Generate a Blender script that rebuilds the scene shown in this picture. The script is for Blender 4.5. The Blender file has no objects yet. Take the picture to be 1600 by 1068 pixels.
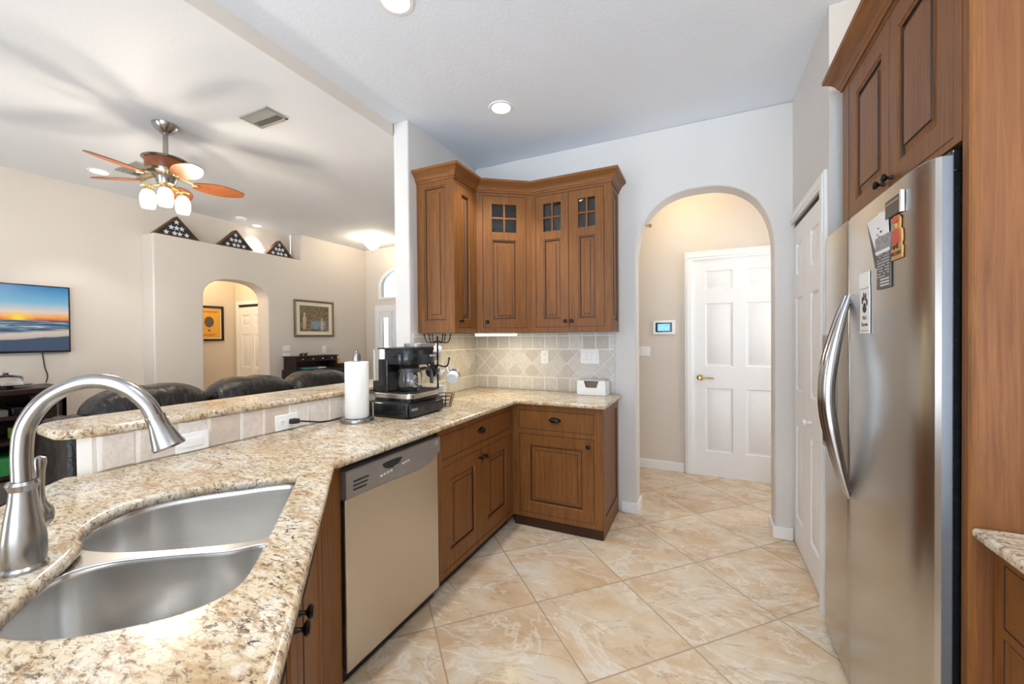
import bpy, bmesh, math, random
from math import pi, sin, cos, radians as rad, sqrt
from mathutils import Matrix, Vector
random.seed(7)
S = bpy.context.scene
COL = S.collection
R2 = sqrt(0.5)

# ------------------------------------------------------------------ camera
def setup_camera():
    cd = bpy.data.cameras.new('camera'); c = bpy.data.objects.new('camera', cd); COL.objects.link(c)
    cd.sensor_fit = 'HORIZONTAL'; cd.sensor_width = 36.0; cd.lens = 630.16/1600*36.0
    cd.clip_start = 0.02; cd.clip_end = 100
    yaw, pitch, roll = rad(25.29), rad(-0.60), rad(-0.485)
    f = Vector((-sin(yaw), cos(yaw), 0)); r = Vector((cos(yaw), sin(yaw), 0)); u = Vector((0, 0, 1))
    f2 = f*cos(pitch)+u*sin(pitch); u2 = u*cos(pitch)-f*sin(pitch)
    r3 = r*cos(roll)+u2*sin(roll); u3 = u2*cos(roll)-r*sin(roll)
    m = Matrix((r3, u3, -f2)).transposed().to_4x4(); m.translation = (0, 0, 1.36)
    c.matrix_world = m
    S.camera = c
setup_camera()

# ------------------------------------------------------------------ world, daylight, exposure
S.view_settings.view_transform = 'Standard'; S.view_settings.look = 'None'
S.view_settings.gamma = 1.0; S.view_settings.use_curve_mapping = False
S.view_settings.exposure = 1.30
W = bpy.data.worlds.new('daylight'); S.world = W; W.use_nodes = True
bg = W.node_tree.nodes['Background']; bg.inputs[1].default_value = 1.0
_n, _l = W.node_tree.nodes, W.node_tree.links      # overcast sky above, lower half brightened only to lift the ceilings
_tc = _n.new('ShaderNodeTexCoord'); _sp = _n.new('ShaderNodeSeparateXYZ'); _rp = _n.new('ShaderNodeValToRGB')
_l.new(_tc.outputs['Generated'], _sp.inputs[0]); _mr = _n.new('ShaderNodeMapRange'); _mr.inputs[1].default_value = -1.0; _mr.inputs[2].default_value = 1.0
_l.new(_sp.outputs[2], _mr.inputs[0]); _l.new(_mr.outputs[0], _rp.inputs[0]); _l.new(_rp.outputs[0], bg.inputs[0])
_rp.color_ramp.elements[0].position = 0.47; _rp.color_ramp.elements[0].color = (2.85, 3.36, 4.0, 1)
_rp.color_ramp.elements[1].position = 0.52; _rp.color_ramp.elements[1].color = (0.90, 1.05, 1.24, 1)
try:
    S.cycles.max_bounces = 10; S.cycles.diffuse_bounces = 6; S.cycles.glossy_bounces = 5
    S.cycles.transmission_bounces = 8; S.cycles.sample_clamp_indirect = 6.0
    S.cycles.caustics_reflective = False; S.cycles.caustics_refractive = False
except Exception:
    pass
def area(name, loc, target, sx, sy, power, color=(1, 1, 1), spread=180):
    l = bpy.data.lights.new(name, 'AREA'); l.shape = 'RECTANGLE'; l.size = sx; l.size_y = sy
    l.energy = power; l.color = color; l.spread = rad(spread)
    o = bpy.data.objects.new(name, l); COL.objects.link(o); o.location = loc
    o.rotation_euler = (Vector(target)-Vector(loc)).to_track_quat('-Z', 'Y').to_euler()
    return o
def lamp(name, loc, power, color=(1, 0.85, 0.65), radius=0.05):
    l = bpy.data.lights.new(name, 'POINT'); l.energy = power; l.color = color; l.shadow_soft_size = radius
    o = bpy.data.objects.new(name, l); COL.objects.link(o); o.location = loc
    return o
def spot(name, loc, power, color=(1, 0.95, 0.88), angle=130, blend=0.6, radius=0.05):
    l = bpy.data.lights.new(name, 'SPOT'); l.energy = power; l.color = color
    l.spot_size = rad(angle); l.spot_blend = blend; l.shadow_soft_size = radius
    o = bpy.data.objects.new(name, l); COL.objects.link(o); o.location = loc
    return o
# daylight through the windows behind the camera (kitchen) and the sliding doors of the living room
area('window_light_kitchen', (0.2, -2.9, 1.6), (-0.3, 2.5, 1.5), 2.6, 2.2, 10, (0.84, 0.94, 1.06))
area('window_light_living', (-3.7, -2.9, 1.5), (-3.9, 3.0, 1.3), 2.8, 2.2, 7, (0.86, 0.95, 1.05))

# ------------------------------------------------------------------ mesh builder
class MB:
    def __init__(s): s.v = []; s.f = []; s.m = []
    def add(s, vs, fs, m=0):
        b = len(s.v); s.v += [tuple(p) for p in vs]
        for f in fs: s.f.append(tuple(b+i for i in f)); s.m.append(m)
        return s
    def quad(s, a, b, c, d, m=0): return s.add([a, b, c, d], [(0, 1, 2, 3)], m)
    def box(s, x0, x1, y0, y1, z0, z1, m=0):
        return s.add([(x, y, z) for x in (x0, x1) for y in (y0, y1) for z in (z0, z1)],
                     [(0, 1, 3, 2), (4, 6, 7, 5), (0, 4, 5, 1), (2, 3, 7, 6), (0, 2, 6, 4), (1, 5, 7, 3)], m)
    def prism(s, poly, z0, z1, m=0, ax='z'):
        n = len(poly)
        def P(a, b, c): return {'z': (a, b, c), 'y': (a, c, b), 'x': (c, a, b)}[ax]
        vs = [P(a, b, z0) for a, b in poly]+[P(a, b, z1) for a, b in poly]
        fs = [tuple(range(n-1, -1, -1)), tuple(range(n, 2*n))]+[(i, (i+1) % n, n+(i+1) % n, n+i) for i in range(n)]
        return s.add(vs, fs, m)
    def loft(s, rings, m=0, cap0=True, cap1=True, closed=True):
        n = len(rings[0]); vs = [p for r in rings for p in r]; fs = []
        for k in range(len(rings)-1):
            for i in range(n if closed else n-1):
                j = (i+1) % n; fs.append((k*n+i, k*n+j, (k+1)*n+j, (k+1)*n+i))
        if cap0: fs.append(tuple(range(n-1, -1, -1)))
        if cap1: fs.append(tuple((len(rings)-1)*n+i for i in range(n)))
        return s.add(vs, fs, m)
    def lathe(s, prof, c=(0, 0, 0), seg=24, ax='z', m=0, cap0=True, cap1=True, sx=1, sy=1):
        rings = []
        for r, h in prof:
            ring = []
            for i in range(seg):
                a = 2*pi*i/seg; p = (r*cos(a)*sx, r*sin(a)*sy, h)
                if ax == 'y': p = (p[0], h, p[1])
                if ax == '-y': p = (p[0], -h, p[1])
                if ax == 'x': p = (h, p[0], p[1])
                if ax == '-x': p = (-h, p[0], p[1])
                ring.append((c[0]+p[0], c[1]+p[1], c[2]+p[2]))
            rings.append(ring)
        return s.loft(rings, m, cap0, cap1)
    def tube(s, pts, r, seg=10, m=0, flat=None):
        pts = [Vector(p) for p in pts]; n = len(pts); rings = []
        rr = r if isinstance(r, (list, tuple)) else [r]*n
        t0 = (pts[1]-pts[0]).normalized(); up = Vector((0, 0, 1)) if abs(t0.z) < 0.9 else Vector((1, 0, 0))
        nx = t0.cross(up).normalized()
        for i in range(n):
            t = (pts[min(i+1, n-1)]-pts[max(i-1, 0)]).normalized()
            nx = (nx-t*nx.dot(t)).normalized(); ny = t.cross(nx)
            fx, fy = flat if flat else (1, 1)
            rings.append([pts[i]+nx*(rr[i]*fx*cos(2*pi*k/seg))+ny*(rr[i]*fy*sin(2*pi*k/seg)) for k in range(seg)])
        return s.loft(rings, m)
    def ball(s, c, r, seg=16, rings=10, m=0, sc=(1, 1, 1)):
        prof = [(max(1e-4, sin(pi*i/rings))*r, -cos(pi*i/rings)*r) for i in range(rings+1)]
        b = len(s.v); s.lathe(prof, (0, 0, 0), seg, m=m)
        s.v[b:] = [(c[0]+x*sc[0], c[1]+y*sc[1], c[2]+z*sc[2]) for x, y, z in s.v[b:]]
        return s
    def xf(s, M, start=0):
        s.v[start:] = [tuple(M @ Vector(p)) for p in s.v[start:]]; return s
    def build(s, name, mats, parent=None, loc=(0, 0, 0), rotz=0, world=False, bevel=0, seg=2, angle=35, flat=False, sub=0):
        me = bpy.data.meshes.new(name)
        vs = s.v
        if world and parent is not None:
            inv = wm(parent).inverted(); vs = [tuple(inv @ Vector(p)) for p in vs]
        me.from_pydata(vs, [], s.f)
        mats = mats if isinstance(mats, (list, tuple)) else [mats]
        for m in mats: me.materials.append(m)
        me.polygons.foreach_set('material_index', s.m)
        bm = bmesh.new(); bm.from_mesh(me); bmesh.ops.remove_doubles(bm, verts=bm.verts, dist=1e-6)
        bmesh.ops.recalc_face_normals(bm, faces=bm.faces); bm.to_mesh(me); bm.free()
        me.polygons.foreach_set('use_smooth', [not flat]*len(me.polygons))
        if not flat: me.set_sharp_from_angle(angle=rad(angle))
        o = bpy.data.objects.new(name, me); COL.objects.link(o)
        o.location = loc; o.rotation_euler = (0, 0, rotz)
        if parent is not None: o.parent = parent
        if bevel:
            b = o.modifiers.new('bevel', 'BEVEL'); b.width = bevel; b.segments = seg; b.limit_method = 'ANGLE'; b.angle_limit = rad(40)
        if sub:
            b = o.modifiers.new('sub', 'SUBSURF'); b.levels = sub; b.render_levels = sub
        return o
def wm(o):
    M = Matrix.Translation(o.location) @ o.rotation_euler.to_matrix().to_4x4()
    return (wm(o.parent) @ M) if o.parent else M
def tag(o, label, cat, group=None):
    o['label'] = label; o['category'] = cat
    if group: o['group'] = group
    return o
def thing(name, label, cat, loc=(0, 0, 0), rotz=0, group=None):
    o = bpy.data.objects.new(name, None); COL.objects.link(o)
    o.location = loc; o.rotation_euler = (0, 0, rotz); o.empty_display_size = 0.05
    return tag(o, label, cat, group)
def struct(o): o['kind'] = 'structure'; return o
def sempty(name, loc=(0, 0, 0), rotz=0):
    o = bpy.data.objects.new(name, None); COL.objects.link(o); o.location = loc; o.rotation_euler = (0, 0, rotz)
    o.empty_display_size = 0.05
    return struct(o)
def copy_tree(src, label=None, loc=None, rotz=None):
    c = src.copy(); COL.objects.link(c)
    if label: c['label'] = label
    if loc is not None: c.location = loc
    if rotz is not None: c.rotation_euler = (0, 0, rotz)
    for ch in list(src.children):
        d = ch.copy(); COL.objects.link(d); d.parent = c
        for g in list(ch.children):
            e = g.copy(); COL.objects.link(e); e.parent = d
    return c
def curve_mesh(name, outlines, z, thick, bev, mat, parent=None, res=3):
    """flat slab with holes and rounded (bullnose) edges; z = bottom"""
    cu = bpy.data.curves.new(name, 'CURVE'); cu.dimensions = '2D'; cu.fill_mode = 'BOTH'
    cu.extrude = max(thick/2-bev, 0.0001); cu.bevel_depth = bev; cu.bevel_resolution = res; cu.offset = -bev
    for pts in outlines:
        sp = cu.splines.new('POLY'); sp.points.add(len(pts)-1)
        for p, q in zip(sp.points, pts): p.co = (q[0], q[1], 0, 1)
        sp.use_cyclic_u = True
    t = bpy.data.objects.new('tmp', cu); COL.objects.link(t)
    dg = bpy.context.evaluated_depsgraph_get(); me = bpy.data.meshes.new_from_object(t.evaluated_get(dg))
    bpy.data.objects.remove(t); bpy.data.curves.remove(cu)
    me.name = name; me.materials.clear(); me.materials.append(mat)
    for v in me.vertices: v.co.z += z+thick/2
    me.polygons.foreach_set('use_smooth', [True]*len(me.polygons)); me.set_sharp_from_angle(angle=rad(35))
    o = bpy.data.objects.new(name, me); COL.objects.link(o)
    if parent is not None:
        me.transform(wm(parent).inverted()); o.parent = parent
    return o
def text(name, body, size, mat, parent, loc, M3, depth=0.0006, sx=1.0):
    """lettering; M3 = 3 column axes (right, up, out) in parent space"""
    cu = bpy.data.curves.new(name, 'FONT'); cu.body = body; cu.size = size; cu.extrude = depth; cu.align_x = 'CENTER'; cu.align_y = 'CENTER'
    t = bpy.data.objects.new('tmp', cu); COL.objects.link(t)
    dg = bpy.context.evaluated_depsgraph_get(); me = bpy.data.meshes.new_from_object(t.evaluated_get(dg))
    bpy.data.objects.remove(t); bpy.data.curves.remove(cu)
    me.name = name; me.materials.clear(); me.materials.append(mat)
    M = Matrix((Vector(M3[0])*sx, Vector(M3[1]), Vector(M3[2]))).transposed().to_4x4(); M.translation = loc
    me.transform(M)
    o = bpy.data.objects.new(name, me); COL.objects.link(o); o.parent = parent
    return o
def smooth_closed(pts, n=6):
    out = []; k = len(pts)
    for i in range(k):
        p0, p1, p2, p3 = [Vector(pts[(i+j-1) % k]) for j in range(4)]
        for j in range(n):
            t = j/n
            out.append(tuple(0.5*((2*p1)+(p2-p0)*t+(2*p0-5*p1+4*p2-p3)*t*t+(3*p1-p0-3*p2+p3)*t**3)))
    return out
def smooth_open(pts, n=8):
    P = [Vector(p) for p in pts]; P = [2*P[0]-P[1]]+P+[2*P[-1]-P[-2]]; out = []
    for i in range(1, len(P)-2):
        p0, p1, p2, p3 = P[i-1:i+3]
        for j in range(n):
            t = j/n; out.append(tuple(0.5*((2*p1)+(p2-p0)*t+(2*p0-5*p1+4*p2-p3)*t*t+(3*p1-p0-3*p2+p3)*t**3)))
    out.append(tuple(P[-2])); return out
def clip_poly(poly, x0, x1, y0, y1):
    def cl(p, ins, inter):
        o = []
        for i in range(len(p)):
            a, b = p[i-1], p[i]
            if ins(b):
                if not ins(a): o.append(inter(a, b))
                o.append(b)
            elif ins(a): o.append(inter(a, b))
        return o
    def ix(v): return lambda a, b: (v, a[1]+(b[1]-a[1])*(v-a[0])/(b[0]-a[0]))
    def iy(v): return lambda a, b: (a[0]+(b[0]-a[0])*(v-a[1])/(b[1]-a[1]), v)
    for ins, it in ((lambda p: p[0] >= x0, ix(x0)), (lambda p: p[0] <= x1, ix(x1)), (lambda p: p[1] >= y0, iy(y0)), (lambda p: p[1] <= y1, iy(y1))):
        poly = cl(poly, ins, it)
        if len(poly) < 3: return []
    return poly

# ------------------------------------------------------------------ materials
def srgb(r, g, b): return tuple(((c/255)/12.92 if c/255 <= 0.04045 else ((c/255+0.055)/1.055)**2.4) for c in (r, g, b))+(1,)
class NT:
    def __init__(s, name):
        s.m = bpy.data.materials.new(name); s.m.use_nodes = True; s.t = s.m.node_tree; s.b = s.t.nodes['Principled BSDF']
    def n(s, typ, **kw):
        x = s.t.nodes.new(typ)
        for k, v in kw.items():
            if k.startswith('i_'): x.inputs[k[2:].replace('_', ' ')].default_value = v
            else: setattr(x, k, v)
        return x
    def l(s, a, b): s.t.links.new(a, b)
    def math(s, op, a, b=None):
        x = s.n('ShaderNodeMath', operation=op)
        for i, v in enumerate((a, b)):
            if v is None: continue
            if isinstance(v, (int, float)): x.inputs[i].default_value = v
            else: s.l(v, x.inputs[i])
        return x.outputs[0]
    def ramp(s, fac, stops, interp='LINEAR'):
        r = s.n('ShaderNodeValToRGB'); e = r.color_ramp; e.interpolation = interp
        while len(e.elements) < len(stops): e.elements.new(0.5)
        for x, (p, c) in zip(e.elements, stops): x.position = p; x.color = c
        s.l(fac, r.inputs[0]); return r.outputs[0]
    def mix(s, fac, a, b, mode='MIX'):
        x = s.n('ShaderNodeMix', data_type='RGBA', blend_type=mode)
        for sock, v in ((x.inputs[0], fac), (x.inputs[6], a), (x.inputs[7], b)):
            if isinstance(v, (int, float)): sock.default_value = v
            elif isinstance(v, tuple): sock.default_value = v
            else: s.l(v, sock)
        return x.outputs[2]
    def coord(s, scale=(1, 1, 1), rot=(0, 0, 0), kind='Object'):
        c = s.n('ShaderNodeTexCoord'); mp = s.n('ShaderNodeMapping'); s.l(c.outputs[kind], mp.inputs[0])
        mp.inputs['Scale'].default_value = scale; mp.inputs['Rotation'].default_value = rot
        return mp.outputs[0]
    def noise(s, vec, scale, detail=4, rough=0.55, dist=0.0):
        x = s.n('ShaderNodeTexNoise'); s.l(vec, x.inputs['Vector'])
        x.inputs['Scale'].default_value = scale; x.inputs['Detail'].default_value = detail
        x.inputs['Roughness'].default_value = rough; x.inputs['Distortion'].default_value = dist
        return x.outputs['Fac']
    def bump(s, h, strength=0.2, dist=0.002):
        x = s.n('ShaderNodeBump'); x.inputs['Strength'].default_value = strength; x.inputs['Distance'].default_value = dist
        s.l(h, x.inputs['Height']); s.l(x.outputs[0], s.b.inputs['Normal'])
    def set(s, color=None, rough=None, metal=None, spec=None, **kw):
        if color is not None:
            if isinstance(color, tuple): s.b.inputs['Base Color'].default_value = color
            else: s.l(color, s.b.inputs['Base Color'])
        if rough is not None:
            if isinstance(rough, (int, float)): s.b.inputs['Roughness'].default_value = rough
            else: s.l(rough, s.b.inputs['Roughness'])
        if metal is not None: s.b.inputs['Metallic'].default_value = metal
        if spec is not None: s.b.inputs['Specular IOR Level'].default_value = spec
        for k, v in kw.items(): s.b.inputs[k.replace('_', ' ')].default_value = v
        return s.m
def plain(name, col, rough=0.5, metal=0, var=0.06, scale=30, spec=None):
    t = NT(name); nz = t.noise(t.coord(), scale, 3)
    d = tuple(c*(1-var) for c in col[:3])+(1,); h = tuple(min(1, c*(1+var)) for c in col[:3])+(1,)
    return t.set(t.ramp(nz, [(0.3, d), (0.7, h)]), rough, metal, spec)
def paint(name, col, bumps=0.25, scale=60, rough=0.6):
    t = NT(name); c = t.coord(); nz = t.noise(c, scale, 3, 0.6)
    big = t.noise(c, 1.5, 2)
    d = tuple(x*0.975 for x in col[:3])+(1,)
    t.set(t.ramp(big, [(0.35, d), (0.65, col)]), rough); t.bump(t.ramp(nz, [(0.42, (0, 0, 0, 1)), (0.6, (1, 1, 1, 1))]), bumps, 0.003)
    return t.m
def wood(name, dark, light, grain=(105, 105, 4.0), rough=0.42, bump=0.12):
    t = NT(name); c = t.coord(grain)
    a = t.noise(c, 1.0, 6, 0.62, 0.6); f = t.noise(t.coord((grain[0]*4, grain[1]*4, grain[2]*4)), 1.2, 2, 0.5)
    big = t.noise(t.coord((1.5, 1.5, 0.7)), 1.6, 2)
    col = t.ramp(a, [(0.28, dark), (0.72, light)])
    col = t.mix(t.ramp(f, [(0.55, (0, 0, 0, 1)), (0.75, (0.35, 0.35, 0.35, 1))]), col, tuple(x*0.55 for x in dark[:3])+(1,))
    col = t.mix(t.ramp(big, [(0.3, (0, 0, 0, 1)), (0.8, (0.3, 0.3, 0.3, 1))]), col, tuple(min(1, x*1.15) for x in light[:3])+(1,))
    t.set(col, rough, spec=0.28); t.bump(a, bump, 0.001); return t.m
def steel(name, col=(0.56, 0.55, 0.53, 1), rough=0.28, stretch=(2, 2, 220), aniso=0.0):
    t = NT(name); nz = t.noise(t.coord(stretch), 1.0, 3, 0.6)
    t.set(col, t.ramp(nz, [(0.3, (rough*0.94,)*3+(1,)), (0.7, (rough*1.06,)*3+(1,))]), 1.0)
    return t.m
def glass(name, col=(1, 1, 1, 1), rough=0.02, ior=1.45):
    t = NT(name); t.b.inputs['Transmission Weight'].default_value = 1.0
    return t.set(col, rough, IOR=ior)
def glow(name, col, strength):
    t = NT(name); t.b.inputs['Emission Color'].default_value = col; t.b.inputs['Emission Strength'].default_value = strength
    return t.set(col, 0.4)
def granite():
    t = NT('granite'); c = t.coord(rot=(0, 0, 0.5)); cs = t.coord((2.2, 6.0, 4.0), (0, 0, 0.75))
    base = t.ramp(t.noise(c, 7, 5, 0.6, 0.8), [(0.30, srgb(206, 180, 140)), (0.46, srgb(229, 211, 178)), (0.60, srgb(240, 230, 210)), (0.8, srgb(226, 214, 196))])
    streak = t.noise(cs, 5.0, 8, 0.68, 1.2)
    col = t.mix(t.ramp(streak, [(0.50, (0, 0, 0, 1)), (0.61, (0.75, 0.75, 0.75, 1))]), base, srgb(186, 148, 104))
    fine = t.noise(t.coord((1, 2.2, 1.6), (0, 0, 0.75)), 48, 5, 0.7, 0.5)
    col = t.mix(t.ramp(fine, [(0.52, (0, 0, 0, 1)), (0.62, (0.9, 0.9, 0.9, 1))]), col, srgb(140, 108, 78))
    patch = t.noise(c, 5.5, 3, 0.6, 1.0)
    dk = t.noise(t.coord((1, 2.0, 1.4), (0, 0, 0.75)), 46, 4, 0.75, 0.8)
    dkm = t.math('MULTIPLY', t.ramp(dk, [(0.55, (0, 0, 0, 1)), (0.61, (1, 1, 1, 1))]), t.ramp(patch, [(0.40, (0.12, 0.12, 0.12, 1)), (0.56, (1, 1, 1, 1))]))
    col = t.mix(dkm, col, srgb(84, 68, 58))
    wh = t.noise(c, 26, 4, 0.6)
    col = t.mix(t.ramp(wh, [(0.6, (0, 0, 0, 1)), (0.72, (0.6, 0.6, 0.6, 1))]), col, srgb(245, 238, 225))
    col = t.mix(1.0, col, (0.80, 0.785, 0.77, 1), 'MULTIPLY')
    return t.set(col, 0.16, spec=0.42)
def floor_tile():
    t = NT('floor_tile'); c = t.n('ShaderNodeTexCoord'); sp = t.n('ShaderNodeSeparateXYZ'); t.l(c.outputs['Object'], sp.inputs[0])
    u = t.math('DIVIDE', t.math('SUBTRACT', t.math('ADD', sp.outputs[0], sp.outputs[1]), 1.137), 0.7365)
    v = t.math('DIVIDE', t.math('SUBTRACT', t.math('SUBTRACT', sp.outputs[0], sp.outputs[1]), -2.69), 0.7365)
    fu, fv = t.math('FRACT', u), t.math('FRACT', v)
    du = t.math('MINIMUM', fu, t.math('SUBTRACT', 1.0, fu)); dv = t.math('MINIMUM', fv, t.math('SUBTRACT', 1.0, fv))
    d = t.math('MINIMUM', du, dv)
    cb = t.n('ShaderNodeCombineXYZ'); t.l(t.math('FLOOR', u), cb.inputs[0]); t.l(t.math('FLOOR', v), cb.inputs[1])
    wn = t.n('ShaderNodeTexWhiteNoise', noise_dimensions='3D'); t.l(cb.outputs[0], wn.inputs['Vector'])
    vm = t.n('ShaderNodeVectorMath', operation='MULTIPLY_ADD'); t.l(wn.outputs['Color'], vm.inputs[0]); vm.inputs[1].default_value = (9, 9, 9); t.l(c.outputs['Object'], vm.inputs[2])
    P = vm.outputs[0]
    mp = t.n('ShaderNodeMapping'); t.l(P, mp.inputs[0]); mp.inputs['Scale'].default_value = (1.0, 1.9, 1); mp.inputs['Rotation'].default_value = (0, 0, 0.9)
    a = t.noise(mp.outputs[0], 1.9, 7, 0.58, 0.9)
    col = t.ramp(a, [(0.30, srgb(194, 164, 130)), (0.44, srgb(208, 182, 150)), (0.55, srgb(214, 195, 167)), (0.68, srgb(214, 202, 182)), (0.8, srgb(202, 188, 166))])
    mot = t.noise(P, 6.5, 8, 0.68, 0.6)
    col = t.mix(t.ramp(mot, [(0.36, (0.55, 0.55, 0.55, 1)), (0.52, (0, 0, 0, 1))]), col, srgb(196, 166, 130))
    col = t.mix(t.ramp(mot, [(0.52, (0, 0, 0, 1)), (0.68, (0.6, 0.6, 0.6, 1))]), col, srgb(216, 206, 188))
    vein = t.noise(mp.outputs[0], 1.1, 9, 0.66, 1.6)
    vm2 = t.math('ABSOLUTE', t.math('SUBTRACT', vein, 0.5))
    col = t.mix(t.ramp(vm2, [(0.0, (0.6, 0.6, 0.6, 1)), (0.022, (0.0, 0.0, 0.0, 1))]), col, srgb(230, 222, 208))
    vein2 = t.noise(mp.outputs[0], 1.3, 9, 0.66, 1.8)
    vm3 = t.math('ABSOLUTE', t.math('SUBTRACT', vein2, 0.56))
    col = t.mix(t.ramp(vm3, [(0.0, (0.45, 0.45, 0.45, 1)), (0.015, (0, 0, 0, 1))]), col, srgb(150, 122, 96))
    col = t.mix(t.ramp(d, [(0.0045, (1, 1, 1, 1)), (0.0070, (0, 0, 0, 1))]), col, srgb(166, 146, 122))
    t.set(col, 0.22, spec=0.45)
    t.bump(t.ramp(d, [(0.004, (0, 0, 0, 1)), (0.012, (1, 1, 1, 1))]), 0.5, 0.002)
    return t.m
def stone_tile(name, c0, c1, c2):
    t = NT(name); g = t.n('ShaderNodeNewGeometry')
    col = t.ramp(g.outputs['Random Per Island'], [(0.0, c0), (0.5, c1), (1.0, c2)])
    nz = t.noise(t.coord(), 55, 6, 0.7); col = t.mix(t.ramp(nz, [(0.35, (0.45, 0.45, 0.45, 1)), (0.6, (0, 0, 0, 1))]), col, tuple(x*0.72 for x in c0[:3])+(1,))
    t.set(col, 0.5); t.bump(nz, 0.35, 0.002); return t.m
def leather():
    t = NT('leather'); c = t.coord((1, 1, 1)); a = t.noise(t.coord((5, 16, 5)), 2.0, 4, 0.6, 0.8); b = t.noise(c, 160, 2)
    t.set(t.ramp(a, [(0.3, srgb(20, 17, 15)), (0.7, srgb(40, 33, 28))]), 0.27, spec=0.45)
    t.bump(t.math('ADD', t.math('MULTIPLY', a, 1.0), t.math('MULTIPLY', b, 0.06)), 0.7, 0.02); return t.m
def tv_picture():
    t = NT('sunset_screen'); c = t.n('ShaderNodeTexCoord'); sp = t.n('ShaderNodeSeparateXYZ'); t.l(c.outputs['Generated'], sp.inputs[0])
    y, z = sp.outputs[1], sp.outputs[2]
    nz = t.noise(t.coord((1, 3, 9), kind='Generated'), 3, 5, 0.6, 0.6)
    zz = t.math('ADD', z, t.math('MULTIPLY', t.math('SUBTRACT', nz, 0.5), 0.06))
    sky = t.ramp(zz, [(0.48, srgb(205, 96, 50)), (0.52, srgb(240, 160, 70)), (0.60, srgb(220, 200, 185)), (0.74, srgb(120, 178, 205)), (1.0, srgb(26, 120, 176))])
    wv = t.noise(t.coord((1, 2.5, 22), kind='Generated'), 2.2, 5, 0.6, 0.5)
    sea = t.ramp(wv, [(0.38, srgb(34, 62, 92)), (0.55, srgb(84, 112, 136)), (0.66, srgb(176, 186, 196))])
    slope = t.math('SUBTRACT', z, t.math('MULTIPLY', y, 0.16))
    slope = t.math('ADD', slope, t.math('MULTIPLY', t.math('SUBTRACT', nz, 0.5), 0.05))
    sand = t.ramp(slope, [(0.06, srgb(58, 74, 98)), (0.075, srgb(186, 172, 160)), (0.13, srgb(200, 186, 172))])
    low = t.mix(t.ramp(slope, [(0.15, (0, 0, 0, 1)), (0.19, (1, 1, 1, 1))]), sand, sea)
    col = t.mix(t.ramp(z, [(0.468, (0, 0, 0, 1)), (0.476, (1, 1, 1, 1))]), low, sky)
    dy = t.math('MULTIPLY', t.math('SUBTRACT', y, 0.71), 1.75); dz = t.math('SUBTRACT', z, 0.49)
    r2 = t.math('ADD', t.math('MULTIPLY', dy, dy), t.math('MULTIPLY', dz, dz))
    sun = t.ramp(r2, [(0.0, (1, 1, 1, 1)), (0.0010, (0.9, 0.9, 0.9, 1)), (0.006, (0.35, 0.35, 0.35, 1)), (0.03, (0, 0, 0, 1))])
    sun = t.math('MULTIPLY', sun, t.ramp(z, [(0.468, (0.0, 0.0, 0.0, 1)), (0.476, (1, 1, 1, 1))]))
    col = t.mix(sun, col, srgb(255, 215, 60))
    t.l(col, t.b.inputs['Emission Color']); t.b.inputs['Emission Strength'].default_value = 0.40
    return t.set((0.01, 0.01, 0.01, 1), 0.25)

M = {}
M['ceil'] = paint('ceiling_paint', srgb(234, 240, 248), 0.13, 55, 0.8)
M['ceil_living'] = paint('ceiling_paint_living', srgb(234, 235, 236), 0.08, 55, 0.8)
M['wall'] = paint('kitchen_wall_paint', srgb(216, 212, 207), 0.1)
M['wall_warm'] = paint('living_wall_paint', srgb(218, 208, 196), 0.12)
M['trim'] = plain('white_trim', srgb(238, 238, 236), 0.35, var=0.01)
M['door'] = plain('white_door', srgb(236, 236, 236), 0.4, var=0.012)
M['oak'] = wood('stained_oak', (0.112, 0.041, 0.010, 1), (0.275, 0.108, 0.029, 1))
M['oak_d'] = plain('dark_glaze', (0.030, 0.012, 0.006, 1), 0.5, var=0.2)
M['oak_c'] = plain('cabinet_inside', (0.030, 0.014, 0.008, 1), 0.6, var=0.2)
M['granite'] = granite()
M['floor'] = floor_tile()
M['tile'] = stone_tile('travertine_tile', srgb(196, 187, 176), srgb(210, 203, 195), srgb(220, 215, 209))
M['tile_bar'] = stone_tile('tumbled_bar_tile', srgb(206, 190, 174), srgb(222, 210, 198), srgb(233, 226, 218))
M['grout'] = plain('grout', srgb(238, 234, 226), 0.8, var=0.03)
M['steel'] = steel('brushed_steel', (0.60, 0.57, 0.53, 1), 0.27)
M['steel_fr'] = steel('fridge_steel', (0.52, 0.49, 0.455, 1), 0.25, (2, 2, 260))
M['steel_dw'] = steel('dishwasher_steel', (0.62, 0.56, 0.48, 1), 0.34, (2, 2, 160))
M['steel_sink'] = steel('sink_steel', (0.74, 0.725, 0.70, 1), 0.24, (2, 2, 300))
M['nickel'] = plain('brushed_nickel', (0.37, 0.355, 0.335, 1), 0.24, 1.0, 0.02, 400)
M['chrome'] = plain('chrome', (0.75, 0.75, 0.76, 1), 0.08, 1.0, 0.02)
M['gray_pl'] = plain('gray_plastic', srgb(150, 146, 142), 0.35, 0.5, 0.04)
M['black'] = plain('black_plastic', (0.012, 0.013, 0.015, 1), 0.14, var=0.2)
M['black_m'] = plain('matte_black', (0.015, 0.014, 0.014, 1), 0.55, var=0.2)
M['bronze'] = plain('oil_rubbed_bronze', (0.020, 0.014, 0.012, 1), 0.28, 0.7, 0.2)
M['brass'] = plain('polished_brass', (0.70, 0.50, 0.20, 1), 0.18, 1.0, 0.05)
M['leather'] = leather()
M['espresso'] = wood('espresso_wood', (0.012, 0.007, 0.006, 1), (0.035, 0.018, 0.014, 1), (30, 2.0, 30), 0.35)
M['white_pl'] = plain('white_plastic', srgb(240, 240, 238), 0.3, var=0.01)
M['paper'] = plain('paper_towel', srgb(245, 244, 240), 0.9, var=0.02, scale=200)
M['cardboard'] = plain('white_cardboard', srgb(240, 240, 240), 0.6, var=0.015)
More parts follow.
